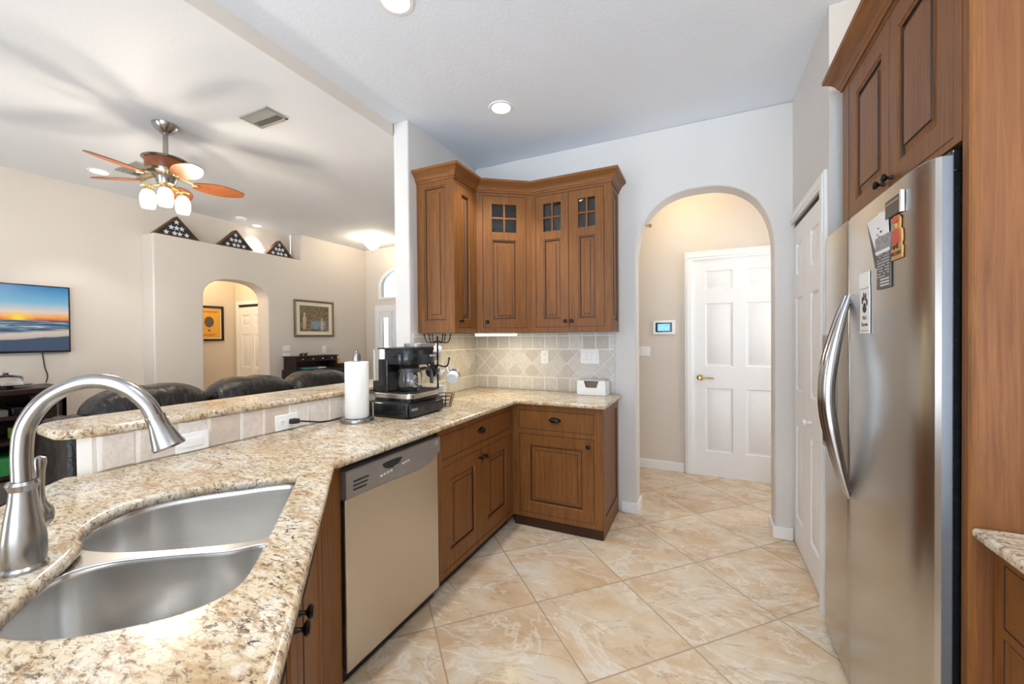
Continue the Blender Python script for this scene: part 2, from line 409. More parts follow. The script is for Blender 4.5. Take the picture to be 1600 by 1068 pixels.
M['brownboard'] = plain('brown_cardboard', srgb(150, 128, 112), 0.8, var=0.08)
M['ceramic'] = plain('white_ceramic', srgb(236, 236, 234), 0.15, var=0.01)
M['glass'] = glass('clear_glass')
M['frost'] = glow('lamp_glass', srgb(255, 226, 176), 1.7)
M['frost2'] = glow('dome_glass', srgb(255, 240, 215), 2.5)
M['led'] = glow('recessed_bulb', srgb(255, 250, 240), 4.0)
M['strip'] = glow('strip_tube', srgb(255, 244, 200), 5.0)
M['blade'] = wood('fan_blade_wood', (0.16, 0.042, 0.012, 1), (0.30, 0.10, 0.035, 1), (8, 8, 8), 0.35)
M['navy'] = plain('flag_navy', srgb(44, 44, 56), 0.8, var=0.12, scale=150)
M['star'] = plain('flag_star', srgb(226, 226, 226), 0.8, var=0.03)
M['walnut'] = wood('walnut_frame', (0.05, 0.022, 0.010, 1), (0.12, 0.055, 0.024, 1), (20, 2, 20))
M['gold'] = plain('aged_gold_frame', srgb(112, 92, 62), 0.45, 0.4, 0.15)
M['mat_b'] = plain('cream_mat', srgb(232, 224, 204), 0.9, var=0.02)
M['screen'] = tv_picture()
M['lcd'] = glow('keypad_lcd', srgb(110, 180, 225), 0.40)
M['white_txt'] = plain('white_print', srgb(225, 225, 225), 0.6, var=0.02)
M['dark_txt'] = plain('dark_print', srgb(60, 58, 56), 0.7, var=0.05)
M['red'] = plain('red_enamel', srgb(190, 70, 40), 0.4, var=0.1)
M['tan'] = plain('tan_resin', srgb(196, 150, 92), 0.5, var=0.1)
M['green'] = plain('green_card', srgb(40, 120, 60), 0.5, var=0.1)
M['teal'] = plain('teal_paper', srgb(70, 150, 140), 0.7, var=0.1)
M['yellow'] = plain('yellow_paper', srgb(214, 190, 70), 0.7, var=0.08)
M['grayfab'] = plain('gray_fabric', srgb(92, 86, 82), 0.9, var=0.2, scale=120)
M['curtain'] = plain('daylight_glass', srgb(200, 210, 205), 0.3, var=0.04)

# ------------------------------------------------------------------ the setting
def sbox(name, x0, x1, y0, y1, z0, z1, mat, bevel=0):
    return struct(MB().box(x0, x1, y0, y1, z0, z1).build(name, mat, bevel=bevel))
sbox('floor', -6.4, 1.5, -2.6, 5.1, -0.06, 0.0, M['floor'])
sbox('ceiling', -2.0, 1.5, -2.6, 4.47, 2.9, 3.0, M['ceil'])
sbox('ceiling', -5.35, -2.012, -2.6, 5.1, 2.82, 3.0, M['ceil_living'])
sbox('trim_1', -2.012, -2.0, -2.6, 2.268, 2.82, 2.9, M['wall_warm'])
sbox('ceiling', -2.012, -2.0, -2.6, 5.1, 2.9, 3.0, M['ceil'])
sbox('wall_left', -2.0, -1.87, 2.27, 5.0, 0, 2.9, M['wall'], 0.008)
def arch_pts(xa, xb, zs, b, n=28):
    c, a = (xa+xb)/2, (xb-xa)/2
    f = lambda v: math.copysign(abs(v)**0.82, v)
    return [(c-a*f(cos(pi*i/n)), zs+b*f(sin(pi*i/n))) for i in range(n+1)]
def arch_wall(name, axis, lo, hi, xa, xb, zs, b, z1, d0, d1, mat):
    poly = [(lo, 0), (xa, 0)]+arch_pts(xa, xb, zs, b)+[(xb, 0), (hi, 0), (hi, z1), (lo, z1)]
    return struct(MB().prism(poly, d0, d1, ax=axis).build(name, mat, bevel=0.012, seg=3))
arch_wall('wall_back', 'y', -1.87, 0.64, -0.46, 0.437, 1.90, 0.525, 2.9, 3.20, 3.37, M['wall'])
def pantry_wall():
    m = MB(); m.box(0.54, 0.64, 2.36, 3.2, 2.10, 2.9); m.box(0.54, 0.64, 2.36, 2.463, 0, 2.10)
    m.box(0.64, 1.4, 2.36, 2.46, 0, 2.9)
    struct(m.build('wall_right', M['wall']))
pantry_wall()
sbox('wall_alcove', 1.40, 1.5, -2.6, 2.46, 0, 2.9, M['wall'])
sbox('wall_hall', -1.87, 1.5, 4.37, 4.47, 0, 2.9, M['wall_warm'])
sbox('wall_hall', 1.40, 1.5, 2.46, 4.37, 0, 2.9, M['wall_warm'])
# living room walls: television wall, boxed out wall with ledge niche and arch, entry wall
sbox('wall_living', -5.35, -5.25, -2.6, 2.2, 0, 2.82, M['wall_warm'])
sbox('wall_light_blocker', -5.25, -4.25, -2.6, -2.5, 0, 2.82, M['wall_warm'])  # unseen rear walls added to cut daylight on the ceiling and pillar
sbox('wall_light_blocker', -2.9, -2.0, -2.6, -2.5, 0, 2.82, M['wall_warm'])
sbox('wall_light_blocker', -2.0, -1.0, -2.6, -2.5, 0, 2.9, M['wall'])
sbox('wall_light_blocker', -4.25, -2.9, -2.6, -2.5, 2.2, 2.82, M['wall_warm'])
sbox('wall_niche', -5.35, -5.25, 2.2, 3.82, 2.46, 2.82, M['wall_warm'])
struct(MB().prism([(2.15, 0), (2.60, 0)]+arch_pts(2.60, 3.345, 1.84, 0.235)+[(3.345, 0), (5.0, 0), (5.0, 2.82), (3.82, 2.82), (3.82, 2.46), (2.15, 2.46)], -5.25, -5.03, ax='x').build('wall_boxed', M['wall_warm'], bevel=0.012, seg=3))
sbox('wall_corridor', -6.3, -6.2, 2.1, 3.73, 0, 2.6, M['wall_warm'])
sbox('wall_corridor', -6.2, -5.35, 2.1, 2.2, 0, 2.6, M['wall_warm'])
sbox('ceiling', -6.3, -5.351, 2.1, 3.73, 2.6, 2.66, M['ceil_living'])
def corridor_end():
    m = MB(); m.box(-6.2, -6.12, 3.63, 3.73, 0, 2.6); m.box(-6.12, -5.56, 3.63, 3.73, 1.87, 2.6); m.box(-5.56, -5.25, 3.63, 3.73, 0, 2.6)
    struct(m.build('wall_corridor', M['wall_warm']))
corridor_end()
def entry_wall():
    x0, x1 = -4.74, -3.3
    m = MB(); m.box(-5.25, -4.80, 5.0, 5.1, 0, 2.82); m.box(-4.80, x0, 5.0, 5.1, 1.88, 2.82)
    m.box(x0, x1, 5.0, 5.1, 1.88, 2.0); m.box(x1, -1.87, 5.0, 5.1, 0, 2.82)
    arc = [((x0+x1)/2-(x1-x0)/2*cos(pi*i/24), 2.2+0.36*sin(pi*i/24)) for i in range(25)]
    m.prism([(x0, 2.82)]+[(x0, 2.0)]*0+arc+[(x1, 2.82)], 5.0, 5.1, ax='y')
    struct(m.build('wall_entry', M['wall_warm']))
    w = sempty('window_1', (x0, 5.0, 2.0))
    f = MB(); c = (x0+x1)/2; a = (x1-x0)/2
    out = [(x0, 2.0)]+arc+[(x1, 2.0)]
    inn = [(x0+0.06, 2.03)]+[(c-(a-0.06)*cos(pi*i/24), 2.2+0.31*sin(pi*i/24)) for i in range(25)]+[(x1-0.06, 2.03)]
    n = len(out); vs = [(x, 4.985, z) for x, z in out]+[(x, 4.985, z) for x, z in inn]+[(x, 5.06, z) for x, z in out]+[(x, 5.06, z) for x, z in inn]
    fs = []
    for i in range(n):
        j = (i+1) % n; fs += [(i, j, n+j, n+i), (2*n+i, 2*n+j, 3*n+j, 3*n+i), (i, j, 2*n+j, 2*n+i), (n+i, n+j, 3*n+j, 3*n+i)]
    f.add(vs, fs); f.build('window_frame', M['trim'], w, world=True)
    MB().prism(inn, 5.045, 5.05, ax='y').build('pane', M['pane'], w, world=True)
    d = sempty('door_4', (-4.80, 5.0, 0))
    k = MB(); k.box(-4.80, -4.71, 4.97, 5.05, 0, 1.7995); k.box(-4.80, -3.3, 4.97, 5.05, 1.80, 1.90); k.box(-4.52, -4.46, 4.97, 5.05, 0, 1.7995); k.box(-4.71, -4.66, 4.99, 5.04, 0, 1.7995); k.box(-4.55, -4.52, 4.99, 5.04, 0, 1.7995); k.box(-4.66, -4.55, 4.99, 5.04, 1.70, 1.7995); k.box(-4.66, -4.55, 4.99, 5.04, 0, 0.25)
    k.build('door_frame', M['trim'], d, world=True)
    MB().box(-4.66, -4.55, 5.01, 5.02, 0.25, 1.70).build('sidelight_pane', M['pane_bright'], d, world=True)
    MB().box(-4.46, -3.3, 5.0, 5.045, 0.01, 1.80).build('door_leaf', M['door'], d, world=True)
M['pane'] = glass('window_glass', (0.86, 0.95, 0.92, 1), 0.25)
M['pane_bright'] = glass('sidelight_glass', (1, 1, 1, 1), 0.2)
entry_wall()
def baseboards():
    m = MB(); m.box(-0.575, -0.453, 3.185, 3.20, 0, 0.082); m.box(-0.46, -0.446, 3.185, 3.384, 0, 0.082)
    struct(m.build('baseboard_back', M['trim'], bevel=0.004))
    m = MB(); m.box(0.43, 0.54, 3.185, 3.20, 0, 0.082); m.box(0.423, 0.437, 3.185, 3.384, 0, 0.082)
    struct(m.build('baseboard_back', M['trim'], bevel=0.004))
    m = MB(); m.box(-1.86, -0.165, 4.352, 4.37, 0, 0.095)
    struct(m.build('baseboard_hall', M['trim'], bevel=0.005))
baseboards()

# ------------------------------------------------------------------ doors
def face_grid(mb, x0, x1, z0, z1, holes, y, m=0):
    xs = sorted({x0, x1, *[h[0] for h in holes], *[h[1] for h in holes]}); zs = sorted({z0, z1, *[h[2] for h in holes], *[h[3] for h in holes]})
    for a, b in zip(xs, xs[1:]):
        for c, d in zip(zs, zs[1:]):
            mx, mz = (a+b)/2, (c+d)/2
            if any(h[0] < mx < h[1] and h[2] < mz < h[3] for h in holes): continue
            mb.quad((a, y, c), (b, y, c), (b, y, d), (a, y, d), m)
def rect_ring(r, ins, y): return [(r[0]+ins, y, r[2]+ins), (r[1]-ins, y, r[2]+ins), (r[1]-ins, y, r[3]-ins), (r[0]+ins, y, r[3]-ins)]
WOODP = [(0, 0, 0), (0.003, 0.005, 0), (0.010, 0.006, 0), (0.012, 0.013, 1), (0.017, 0.013, 1), (0.038, 0.0070, 0), (0.0405, 0.0025, 1), (0.0415, 0.0025, 0)]
WHITEP = [(0, 0, 0), (0.007, 0.011, 0), (0.016, 0.011, 0), (0.034, 0.002, 0)]
def leaf(w, h, t, rects, prof, openings=(), x0=0.0, z0=0.0, y0=0.0):
    """flat leaf facing -Y (front at y0); rects get a moulded profile, openings are cut through"""
    mb = MB(); X0, X1, Z0, Z1 = x0, x0+w, z0, z0+h
    face_grid(mb, X0, X1, Z0, Z1, list(rects)+list(openings), y0)
    face_grid(mb, X0, X1, Z0, Z1, list(openings), y0+t)
    for a, b in (((X0, Z0), (X1, Z0)), ((X1, Z0), (X1, Z1)), ((X1, Z1), (X0, Z1)), ((X0, Z1), (X0, Z0))):
        mb.quad((a[0], y0, a[1]), (b[0], y0, b[1]), (b[0], y0+t, b[1]), (a[0], y0+t, a[1]))
    for r in rects:
        k = min(1.0, 0.45*min(r[1]-r[0], r[3]-r[2])/max(p[0] for p in prof))
        rings = [(rect_ring(r, i*k, y0+d), m) for i, d, m in prof]
        for (ra, _), (rb, m) in zip(rings, rings[1:]):
            for i in range(4): mb.quad(ra[i], ra[(i+1) % 4], rb[(i+1) % 4], rb[i], m)
        mb.quad(*rings[-1][0], 0)
    for r in openings:
        ra, rb = rect_ring(r, 0, y0), rect_ring(r, 0, y0+t)
        for i in range(4): mb.quad(ra[i], ra[(i+1) % 4], rb[(i+1) % 4], rb[i])
    return mb
def six_panels(w, h, cols, st, zr):
    """zr: list of (z0, z1) rows; cols: list of (x0, x1)"""
    return [(a, b, c, d) for a, b in cols for c, d in zr]
def hall_door():
    d = sempty('door_1', (-0.085, 4.37, 0))
    w, h = 0.80, 2.10
    cols = [(0.11, 0.345), (0.455, 0.69)]; rows = [(0.24, 0.855), (1.07, 1.675), (1.81, 1.99)]
    leaf(w, h, 0.012, six_panels(w, h, cols, 0, rows), WHITEP, y0=-0.012).build('door_leaf', M['door'], d)
    m = MB()
    m.box(-0.075, 0.0, -0.03, 0, 0, 2.0995); m.box(w, w+0.075, -0.03, 0, 0, 2.0995); m.box(-0.075, w+0.075, -0.03, 0, 2.10, 2.185)
    m.box(-0.055, -0.01, -0.038, -0.0295, 0, 2.1245); m.box(w+0.01, w+0.055, -0.038, -0.0295, 0, 2.1245); m.box(-0.055, w+0.055, -0.038, -0.0295, 2.125, 2.165)
    m.build('casing', M['trim'], d, bevel=0.004)
    k = MB(); k.lathe([(0.030, 0.012), (0.030, 0.018), (0.012, 0.024), (0.011, 0.055)], (0.062, 0, 0.955), 20, '-y')
    k.tube([(0.062, -0.052, 0.955), (0.10, -0.054, 0.957), (0.15, -0.052, 0.955), (0.185, -0.050, 0.952)], [0.010, 0.009, 0.008, 0.006], 10)
    o = k.build('lever_handle', M['brass'], d); o['label'] = 'polished brass lever handle'
    MB().box(0, w, -0.010, -0.002, 0.0, 0.008).build('threshold_gap', M['black_m'], d)
hall_door()
def pantry_door():
    d = sempty('door_2', (0.545, 3.185, 0), -pi/2)     # local x runs toward the camera
    for x0, w, c in ((0.002, 0.334, (0.058, 0.241)), (0.340, 0.378, (0.434, 0.624))):
        leaf(w, 2.045, 0.03, [(c[0], c[1], a, b) for a, b in ((0.19, 0.78), (1.01, 1.60), (1.745, 1.945))], WHITEP, x0=x0, z0=0.012).build('door_leaf', M['door'], d)
    MB().lathe([(0.008, 0), (0.007, 0.018), (0.016, 0.024), (0.019, 0.033), (0.014, 0.041), (0.001, 0.043)], (0.459, 0, 0.875), 16, '-y').build('knob', M['ceramic'], d)
    m = MB(); m.box(0.726, 0.800, -0.019, -0.0045, 0, 2.15); m.box(0.738, 0.785, -0.025, -0.0185, 0, 2.14)
    m.box(0.0, 0.7255, -0.019, -0.0045, 2.085, 2.15); m.box(0.0, 0.7375, -0.0245, -0.0185, 2.10, 2.138)
    m.build('casing', M['trim'], d, bevel=0.003)
    MB().box(0.0, 0.722, 0.004, 0.03, 2.058, 2.085).build('track', M['black_m'], d)
pantry_door()
def closet_door():
    d = sempty('door_3', (-6.12, 3.63, 0))
    w = 0.56
    leaf(w/2-0.002, 1.82, 0.03, [(0.06, 0.245, a, b) for a, b in ((0.2, 0.80), (0.97, 1.44), (1.56, 1.72))], WHITEP, z0=0.01).build('door_leaf', M['door'], d)
    leaf(w/2-0.002, 1.82, 0.03, [(0.335, 0.50, a, b) for a, b in ((0.2, 0.80), (0.97, 1.44), (1.56, 1.72))], WHITEP, x0=w/2+0.001, z0=0.01).build('door_leaf', M['door'], d)
    m = MB(); m.box(-0.05, 0.0, -0.02, 0, 0, 1.8695); m.box(w, w+0.05, -0.02, 0, 0, 1.8695); m.box(-0.05, w+0.05, -0.02, 0, 1.87, 1.92)
    m.build('casing', M['trim'], d, bevel=0.003)
    MB().box(0, w, 0.0, 0.03, 1.835, 1.868).build('track', M['black_m'], d)
    MB().lathe([(0.006, 0), (0.006, 0.02), (0.014, 0.03), (0.001, 0.04)], (0.43, 0, 0.93), 12, '-y').build('knob', M['ceramic'], d)
closet_door()

# ------------------------------------------------------------------ bar half wall and tiling
def bar_wall():
    struct(MB().prism([(-2.0, 0.70), (-1.905, 0.596), (-1.87, 0.622), (-1.87, 2.268), (-2.0, 2.268)], 0, 1.035).build('wall_bar', M['wall_warm']))
    w = sempty('wall_tile', (-1.87, 0.635, 0.914))
    m = MB(); y = 0.64; i = 0
    while y < 2.26:
        wd = 0.128 if i % 2 else 0.098
        b = min(y+wd, 2.265); m.box(-1.8695, -1.8600, y+0.004, b-0.004, 0.917, 1.033); y += wd+0.004; i += 1
    m.build('stone_tile', M['tile_bar'], w, world=True, bevel=0.003)
    MB().box(-1.8698, -1.8640, 0.635, 2.266, 0.915, 1.0345).build('grout', M['grout'], w, world=True)
bar_wall()
def backsplash():
    w = sempty('wall_tile', (-1.87, 3.2, 0.914))
    m = MB(); g = MB(); T = 0.109; gp = 0.0048
    g.box(-1.8698, -1.866, 2.30, 3.196, 0.915, 1.398); g.box(-1.868, -0.612, 3.196, 3.1998, 0.915, 1.398)
    def put(poly, plane):
        if len(poly) < 3: return
        cx = sum(p[0] for p in poly)/len(poly); cz = sum(p[1] for p in poly)/len(poly)
        sh = []
        for a, b in poly:
            d = sqrt((a-cx)**2+(b-cz)**2) or 1; k = max(0.0, 1-gp/d); sh.append((cx+(a-cx)*k, cz+(b-cz)*k))
        if plane == 'x': m.prism(sh, -1.866, -1.862, ax='x')
        else: m.prism(sh, 3.192, 3.196, ax='y')
    for plane, lo, hi in (('x', 2.30, 3.192), ('y', -1.862, -0.63)):
        for z0, z1 in ((0.917, 1.022), (1.264, 1.372)):
            k = 0
            while True:
                b = (hi-k*T) if plane == 'x' else (lo+(k+1)*T); a = b-T
                if plane == 'x' and b <= lo+0.01: break
                if plane == 'y' and a >= hi-0.01: break
                put(clip_poly([(a+gp/2, z0), (b-gp/2, z0), (b-gp/2, z1), (a+gp/2, z1)], lo, hi, z0, z1), plane); k += 1
        D = T*sqrt(2); zc = 1.143; k = -40
        for k in range(-30, 31):
            for r in range(-2, 3):
                cx = (hi if plane == 'x' else lo)+(k+(0.5 if r % 2 else 0))*D; cz = zc+r*D/2
                put(clip_poly([(cx-D/2, cz), (cx, cz-D/2), (cx+D/2, cz), (cx, cz+D/2)], lo, hi, 1.026, 1.260), plane)
        k = 0
        while True:
            b = (hi-k*T) if plane == 'x' else (lo+(k+1)*T); a = b-T
            if (plane == 'x' and b <= lo+0.01) or (plane == 'y' and a >= hi-0.01): break
            put(clip_poly([(a, 1.376), (b, 1.376), (b, 1.396), (a, 1.396)], lo, hi, 1.37, 1.4), plane); k += 1
    m.prism([(-0.628, 0.917), (-0.614, 0.917), (-0.614, 1.396), (-0.628, 1.396)], 3.192, 3.196, ax='y')
    m.build('stone_tile', M['tile'], w, world=True, flat=True)
    g.build('grout', M['grout'], w, world=True)
backsplash()

# ------------------------------------------------------------------ cabinets
OAK = [M['oak'], M['oak_d']]
def mknob(parent, x, y, z, name='knob', r=0.015):
    p = MB().lathe([(0.008, 0), (0.0055, 0.006), (0.005, 0.014), (r*0.8, 0.019), (r, 0.024), (r*0.7, 0.030), (0.001, 0.032)], (x, y, z), 16, '-y')
    o = p.build(name, M['bronze'], parent); return o
def cup_pull(parent, x, y, z):
    mb = MB(); rings = []
    for k in range(7):
        a = (pi/2)*k/6; ring = []
        for i in range(15):
            t = pi*i/14; ring.append((x-0.042*cos(t), y-0.024*sin(t)*cos(a)-0.001, z+0.006+0.020*sin(t)*sin(a)-0.012*(1-sin(a))*sin(t)))
        rings.append(ring)
    mb.loft(rings, 0, False, False, closed=False); mb.box(x-0.046, x+0.046, y-0.003, y, z+0.004, z+0.012)
    o = mb.build('cup_pull', M['bronze'], parent)
    s = o.modifiers.new('thick', 'SOLIDIFY'); s.thickness = 0.0025
    return o
def frame(parent, w, z0, z1, openings, t=0.02, extra=None):
    mb = MB(); face_grid(mb, 0, w, z0, z1, openings, 0); face_grid(mb, 0, w, z0, z1, openings, t)
    for a, b in (((0, z0), (w, z0)), ((w, z0), (w, z1)), ((w, z1), (0, z1)), ((0, z1), (0, z0))):
        mb.quad((a[0], 0, a[1]), (b[0], 0, b[1]), (b[0], t, b[1]), (a[0], t, a[1]))
    for r in openings:      # glazed bead round every opening
        rings = [(rect_ring(r, 0, 0), 0), (rect_ring(r, 0.003, 0.003), 1), (rect_ring(r, 0.003, t), 1)]
        for (ra, _), (rb, m) in zip(rings, rings[1:]):
            for i in range(4): mb.quad(ra[i], ra[(i+1) % 4], rb[(i+1) % 4], rb[i], m)
    return mb.build('face_frame', OAK, parent)
def front(parent, name, r, rects, prof=WOODP, openings=(), gap=0.0035):
    g = gap
    return leaf(r[1]-r[0]-2*g, r[3]-r[2]-2*g, 0.018, rects, prof, openings, r[0]+g, r[2]+g, 0.001).build(name, OAK, parent)
def ins(r, a, b=None): b = a if b is None else b; return (r[0]+a, r[1]-a, r[2]+b, r[3]-b)

def base_right():
    c = thing('base_cabinet', 'short oak base cabinet by the arch with one drawer over one door', 'cabinet', (-1.25, 2.66, 0), 0, 'lower kitchen cabinets')
    dr = (0.045, 0.592, 0.705, 0.842); do = (0.045, 0.592, 0.105, 0.672)
    MB().box(0.0, 0.635, 0.02, 0.53, 0.075, 0.882).build('carcass', M['oak_c'], c)
    frame(c, 0.65, 0.072, 0.884, [dr, do])
    d = front(c, 'drawer', dr, [], WOODP); cup_pull(d, 0.318, 0.001, 0.775)
    d = front(c, 'door', do, [ins(do, 0.075, 0.075)]); mknob(d, 0.555, 0.001, 0.625)
    e = leaf(0.52, 0.884, 0.015, [(0.06, 0.46, 0.13, 0.82)], [(0, 0, 1), (0.004, 0.008, 1), (0.012, 0.009, 0)])
    e.xf(Matrix.Translation((0.652, 0.015, 0)) @ Matrix.Rotation(pi/2, 4, 'Z')).build('end_panel', OAK, c)
    MB().box(0.0, 0.650, 0.012, 0.03, 0.0, 0.074).build('plinth', M['oak_p'], c)
    MB().box(-0.0098, -0.0002, 0.0003, 0.02, 0.068, 0.884).build('corner_filler', M['oak'], c)
M['oak_p'] = wood('plinth_oak', (0.030, 0.012, 0.006, 1), (0.065, 0.026, 0.012, 1), (2.2, 38, 38))
base_right()
def base_left():
    c = thing('base_cabinet', 'oak base cabinet beside the dishwasher with one wide drawer over two doors', 'cabinet', (-1.26, 1.745, 0), pi/2, 'lower kitchen cabinets')
    dr = (0.03, 0.885, 0.705, 0.842); do = (0.03, 0.885, 0.10, 0.668)
    MB().box(0.003, 0.90, 0.02, 0.60, 0.075, 0.882).build('carcass', M['oak_c'], c)
    frame(c, 0.914, 0.068, 0.884, [dr, do])
    d = front(c, 'drawer', dr, []); cup_pull(d, 0.457, 0.001, 0.775)
    a = (0.03, 0.459, 0.10, 0.668); b = (0.456, 0.885, 0.10, 0.668)
    d = front(c, 'door', a, [ins(a, 0.08, 0.08)]); mknob(d, 0.430, 0.001, 0.615)
    d = front(c, 'door', b, [ins(b, 0.08, 0.08)]); mknob(d, 0.486, 0.001, 0.615)
    MB().box(0.0, 0.90, 0.045, 0.06, 0.0, 0.070).build('toe_kick', M['black_m'], c)
base_left()
def base_sink():
    c = thing('base_cabinet', 'angled oak sink cabinet with two doors and paired dark knobs beside the dishwasher', 'cabinet', (-0.4186, 0.2036, 0), rad(135), 'lower kitchen cabinets')
    op = (0.055, 1.045, 0.105, 0.845)
    MB().box(0.0, 1.085, 0.02, 0.035, 0.07, 0.86).build('carcass', M['oak_c'], c)
    frame(c, 1.09, 0.068, 0.884, [op])
    a = (0.055, 0.5515, 0.105, 0.845); b = (0.5485, 1.045, 0.105, 0.845)
    d = front(c, 'door', a, [ins(a, 0.075, 0.085)]); mknob(d, 0.523, 0.001, 0.738, r=0.017)
    d = front(c, 'door', b, [ins(b, 0.075, 0.085)]); mknob(d, 0.580, 0.001, 0.738, r=0.017)
    MB().prism([(-1.192, 0.977), (-1.26, 1.112), (-1.30, 1.112), (-1.245, 0.93)], 0.0, 0.884).build('corner_post', M['oak'], c, world=True, bevel=0.003)
    MB().box(0.0, 1.05, 0.045, 0.06, 0, 0.07).build('toe_kick', M['black_m'], c)
base_sink()

def crown(name, path, parent, i0, i1, z0=2.468, scale=1.0):
    """mitred crown moulding along a world polyline; builds segments i0..i1"""
    prof = [(0.0, 0.0), (0.008, 0.0), (0.010, 0.012), (0.016, 0.018), (0.020, 0.030), (0.034, 0.050), (0.052, 0.066), (0.060, 0.070), (0.062, 0.086), (0.0, 0.086)]
    prof = [(a*scale, b*scale) for a, b in prof]
    n = len(path); offs = []
    for i in range(n):
        def nrm(a, b):
            d = (Vector(b)-Vector(a)).normalized(); return Vector((d.y, -d.x))
        if i == 0: o = nrm(path[0], path[1])
        elif i == n-1: o = nrm(path[-2], path[-1])
        else:
            a, b = nrm(path[i-1], path[i]), nrm(path[i], path[i+1]); o = (a+b)/(1+a.dot(b))
        offs.append(o)
    rings = [[(path[i][0]+offs[i].x*a, path[i][1]+offs[i].y*a, z0+b) for a, b in prof] for i in range(i0, i1+1)]
    return MB().loft(rings).build('crown_moulding', M['oak_h'], parent, world=True, angle=25)
M['oak_h'] = wood('stained_oak_rail', (0.112, 0.041, 0.010, 1), (0.275, 0.108, 0.029, 1), (3, 3, 40))
def shell(parent, poly, zlo, zhi, shelf=None):
    """open-fronted cabinet box; first polygon edge is the front"""
    mb = MB(); mb.prism(poly, zlo+0.001, zlo+0.018); mb.prism(poly, zhi-0.02, zhi)
    if shelf: mb.prism(poly, shelf-0.012, shelf)
    c = Vector((sum(p[0] for p in poly)/len(poly), sum(p[1] for p in poly)/len(poly)))
    for i in range(1, len(poly)):
        a, b = Vector(poly[i]), Vector(poly[(i+1) % len(poly)]); d = (b-a).normalized(); nv = Vector((-d.y, d.x))
        if nv.dot(c-a) < 0: nv = -nv
        nv *= 0.014
        mb.prism([tuple(a), tuple(b), tuple(b+nv), tuple(a+nv)], zlo+0.001, zhi)
    return mb.build('carcass', M['oak_in'], parent, world=True)
M['oak_in'] = plain('cabinet_interior', (0.050, 0.024, 0.012, 1), 0.6, var=0.2)
ZU0, ZU1 = 1.400, 2.475
UPATH = [(-1.868, 2.36), (-1.55, 2.36), (-1.55, 2.667), (-1.205, 2.92), (-0.59, 2.92), (-0.59, 3.198)]
def glass_door(c, r, px0, px1, name='door'):
    op = (px0, px1, 2.172, 2.385); pn = (px0, px1, 1.495, 2.112)
    d = front(c, name, r, [pn], WOODP, [op])
    cx = (px0+px1)/2; cz = (op[2]+op[3])/2
    m = MB(); m.box(cx-0.0075, cx+0.0075, 0.002, 0.014, op[2], op[3]); m.box(px0, px1, 0.003, 0.013, cz-0.0075, cz+0.0075)
    m.build('muntin', M['oak'], d, bevel=0.002)
    MB().box(px0, px1, 0.014, 0.0165, op[2], op[3]).build('glass_pane', M['glass'], d)
    return d
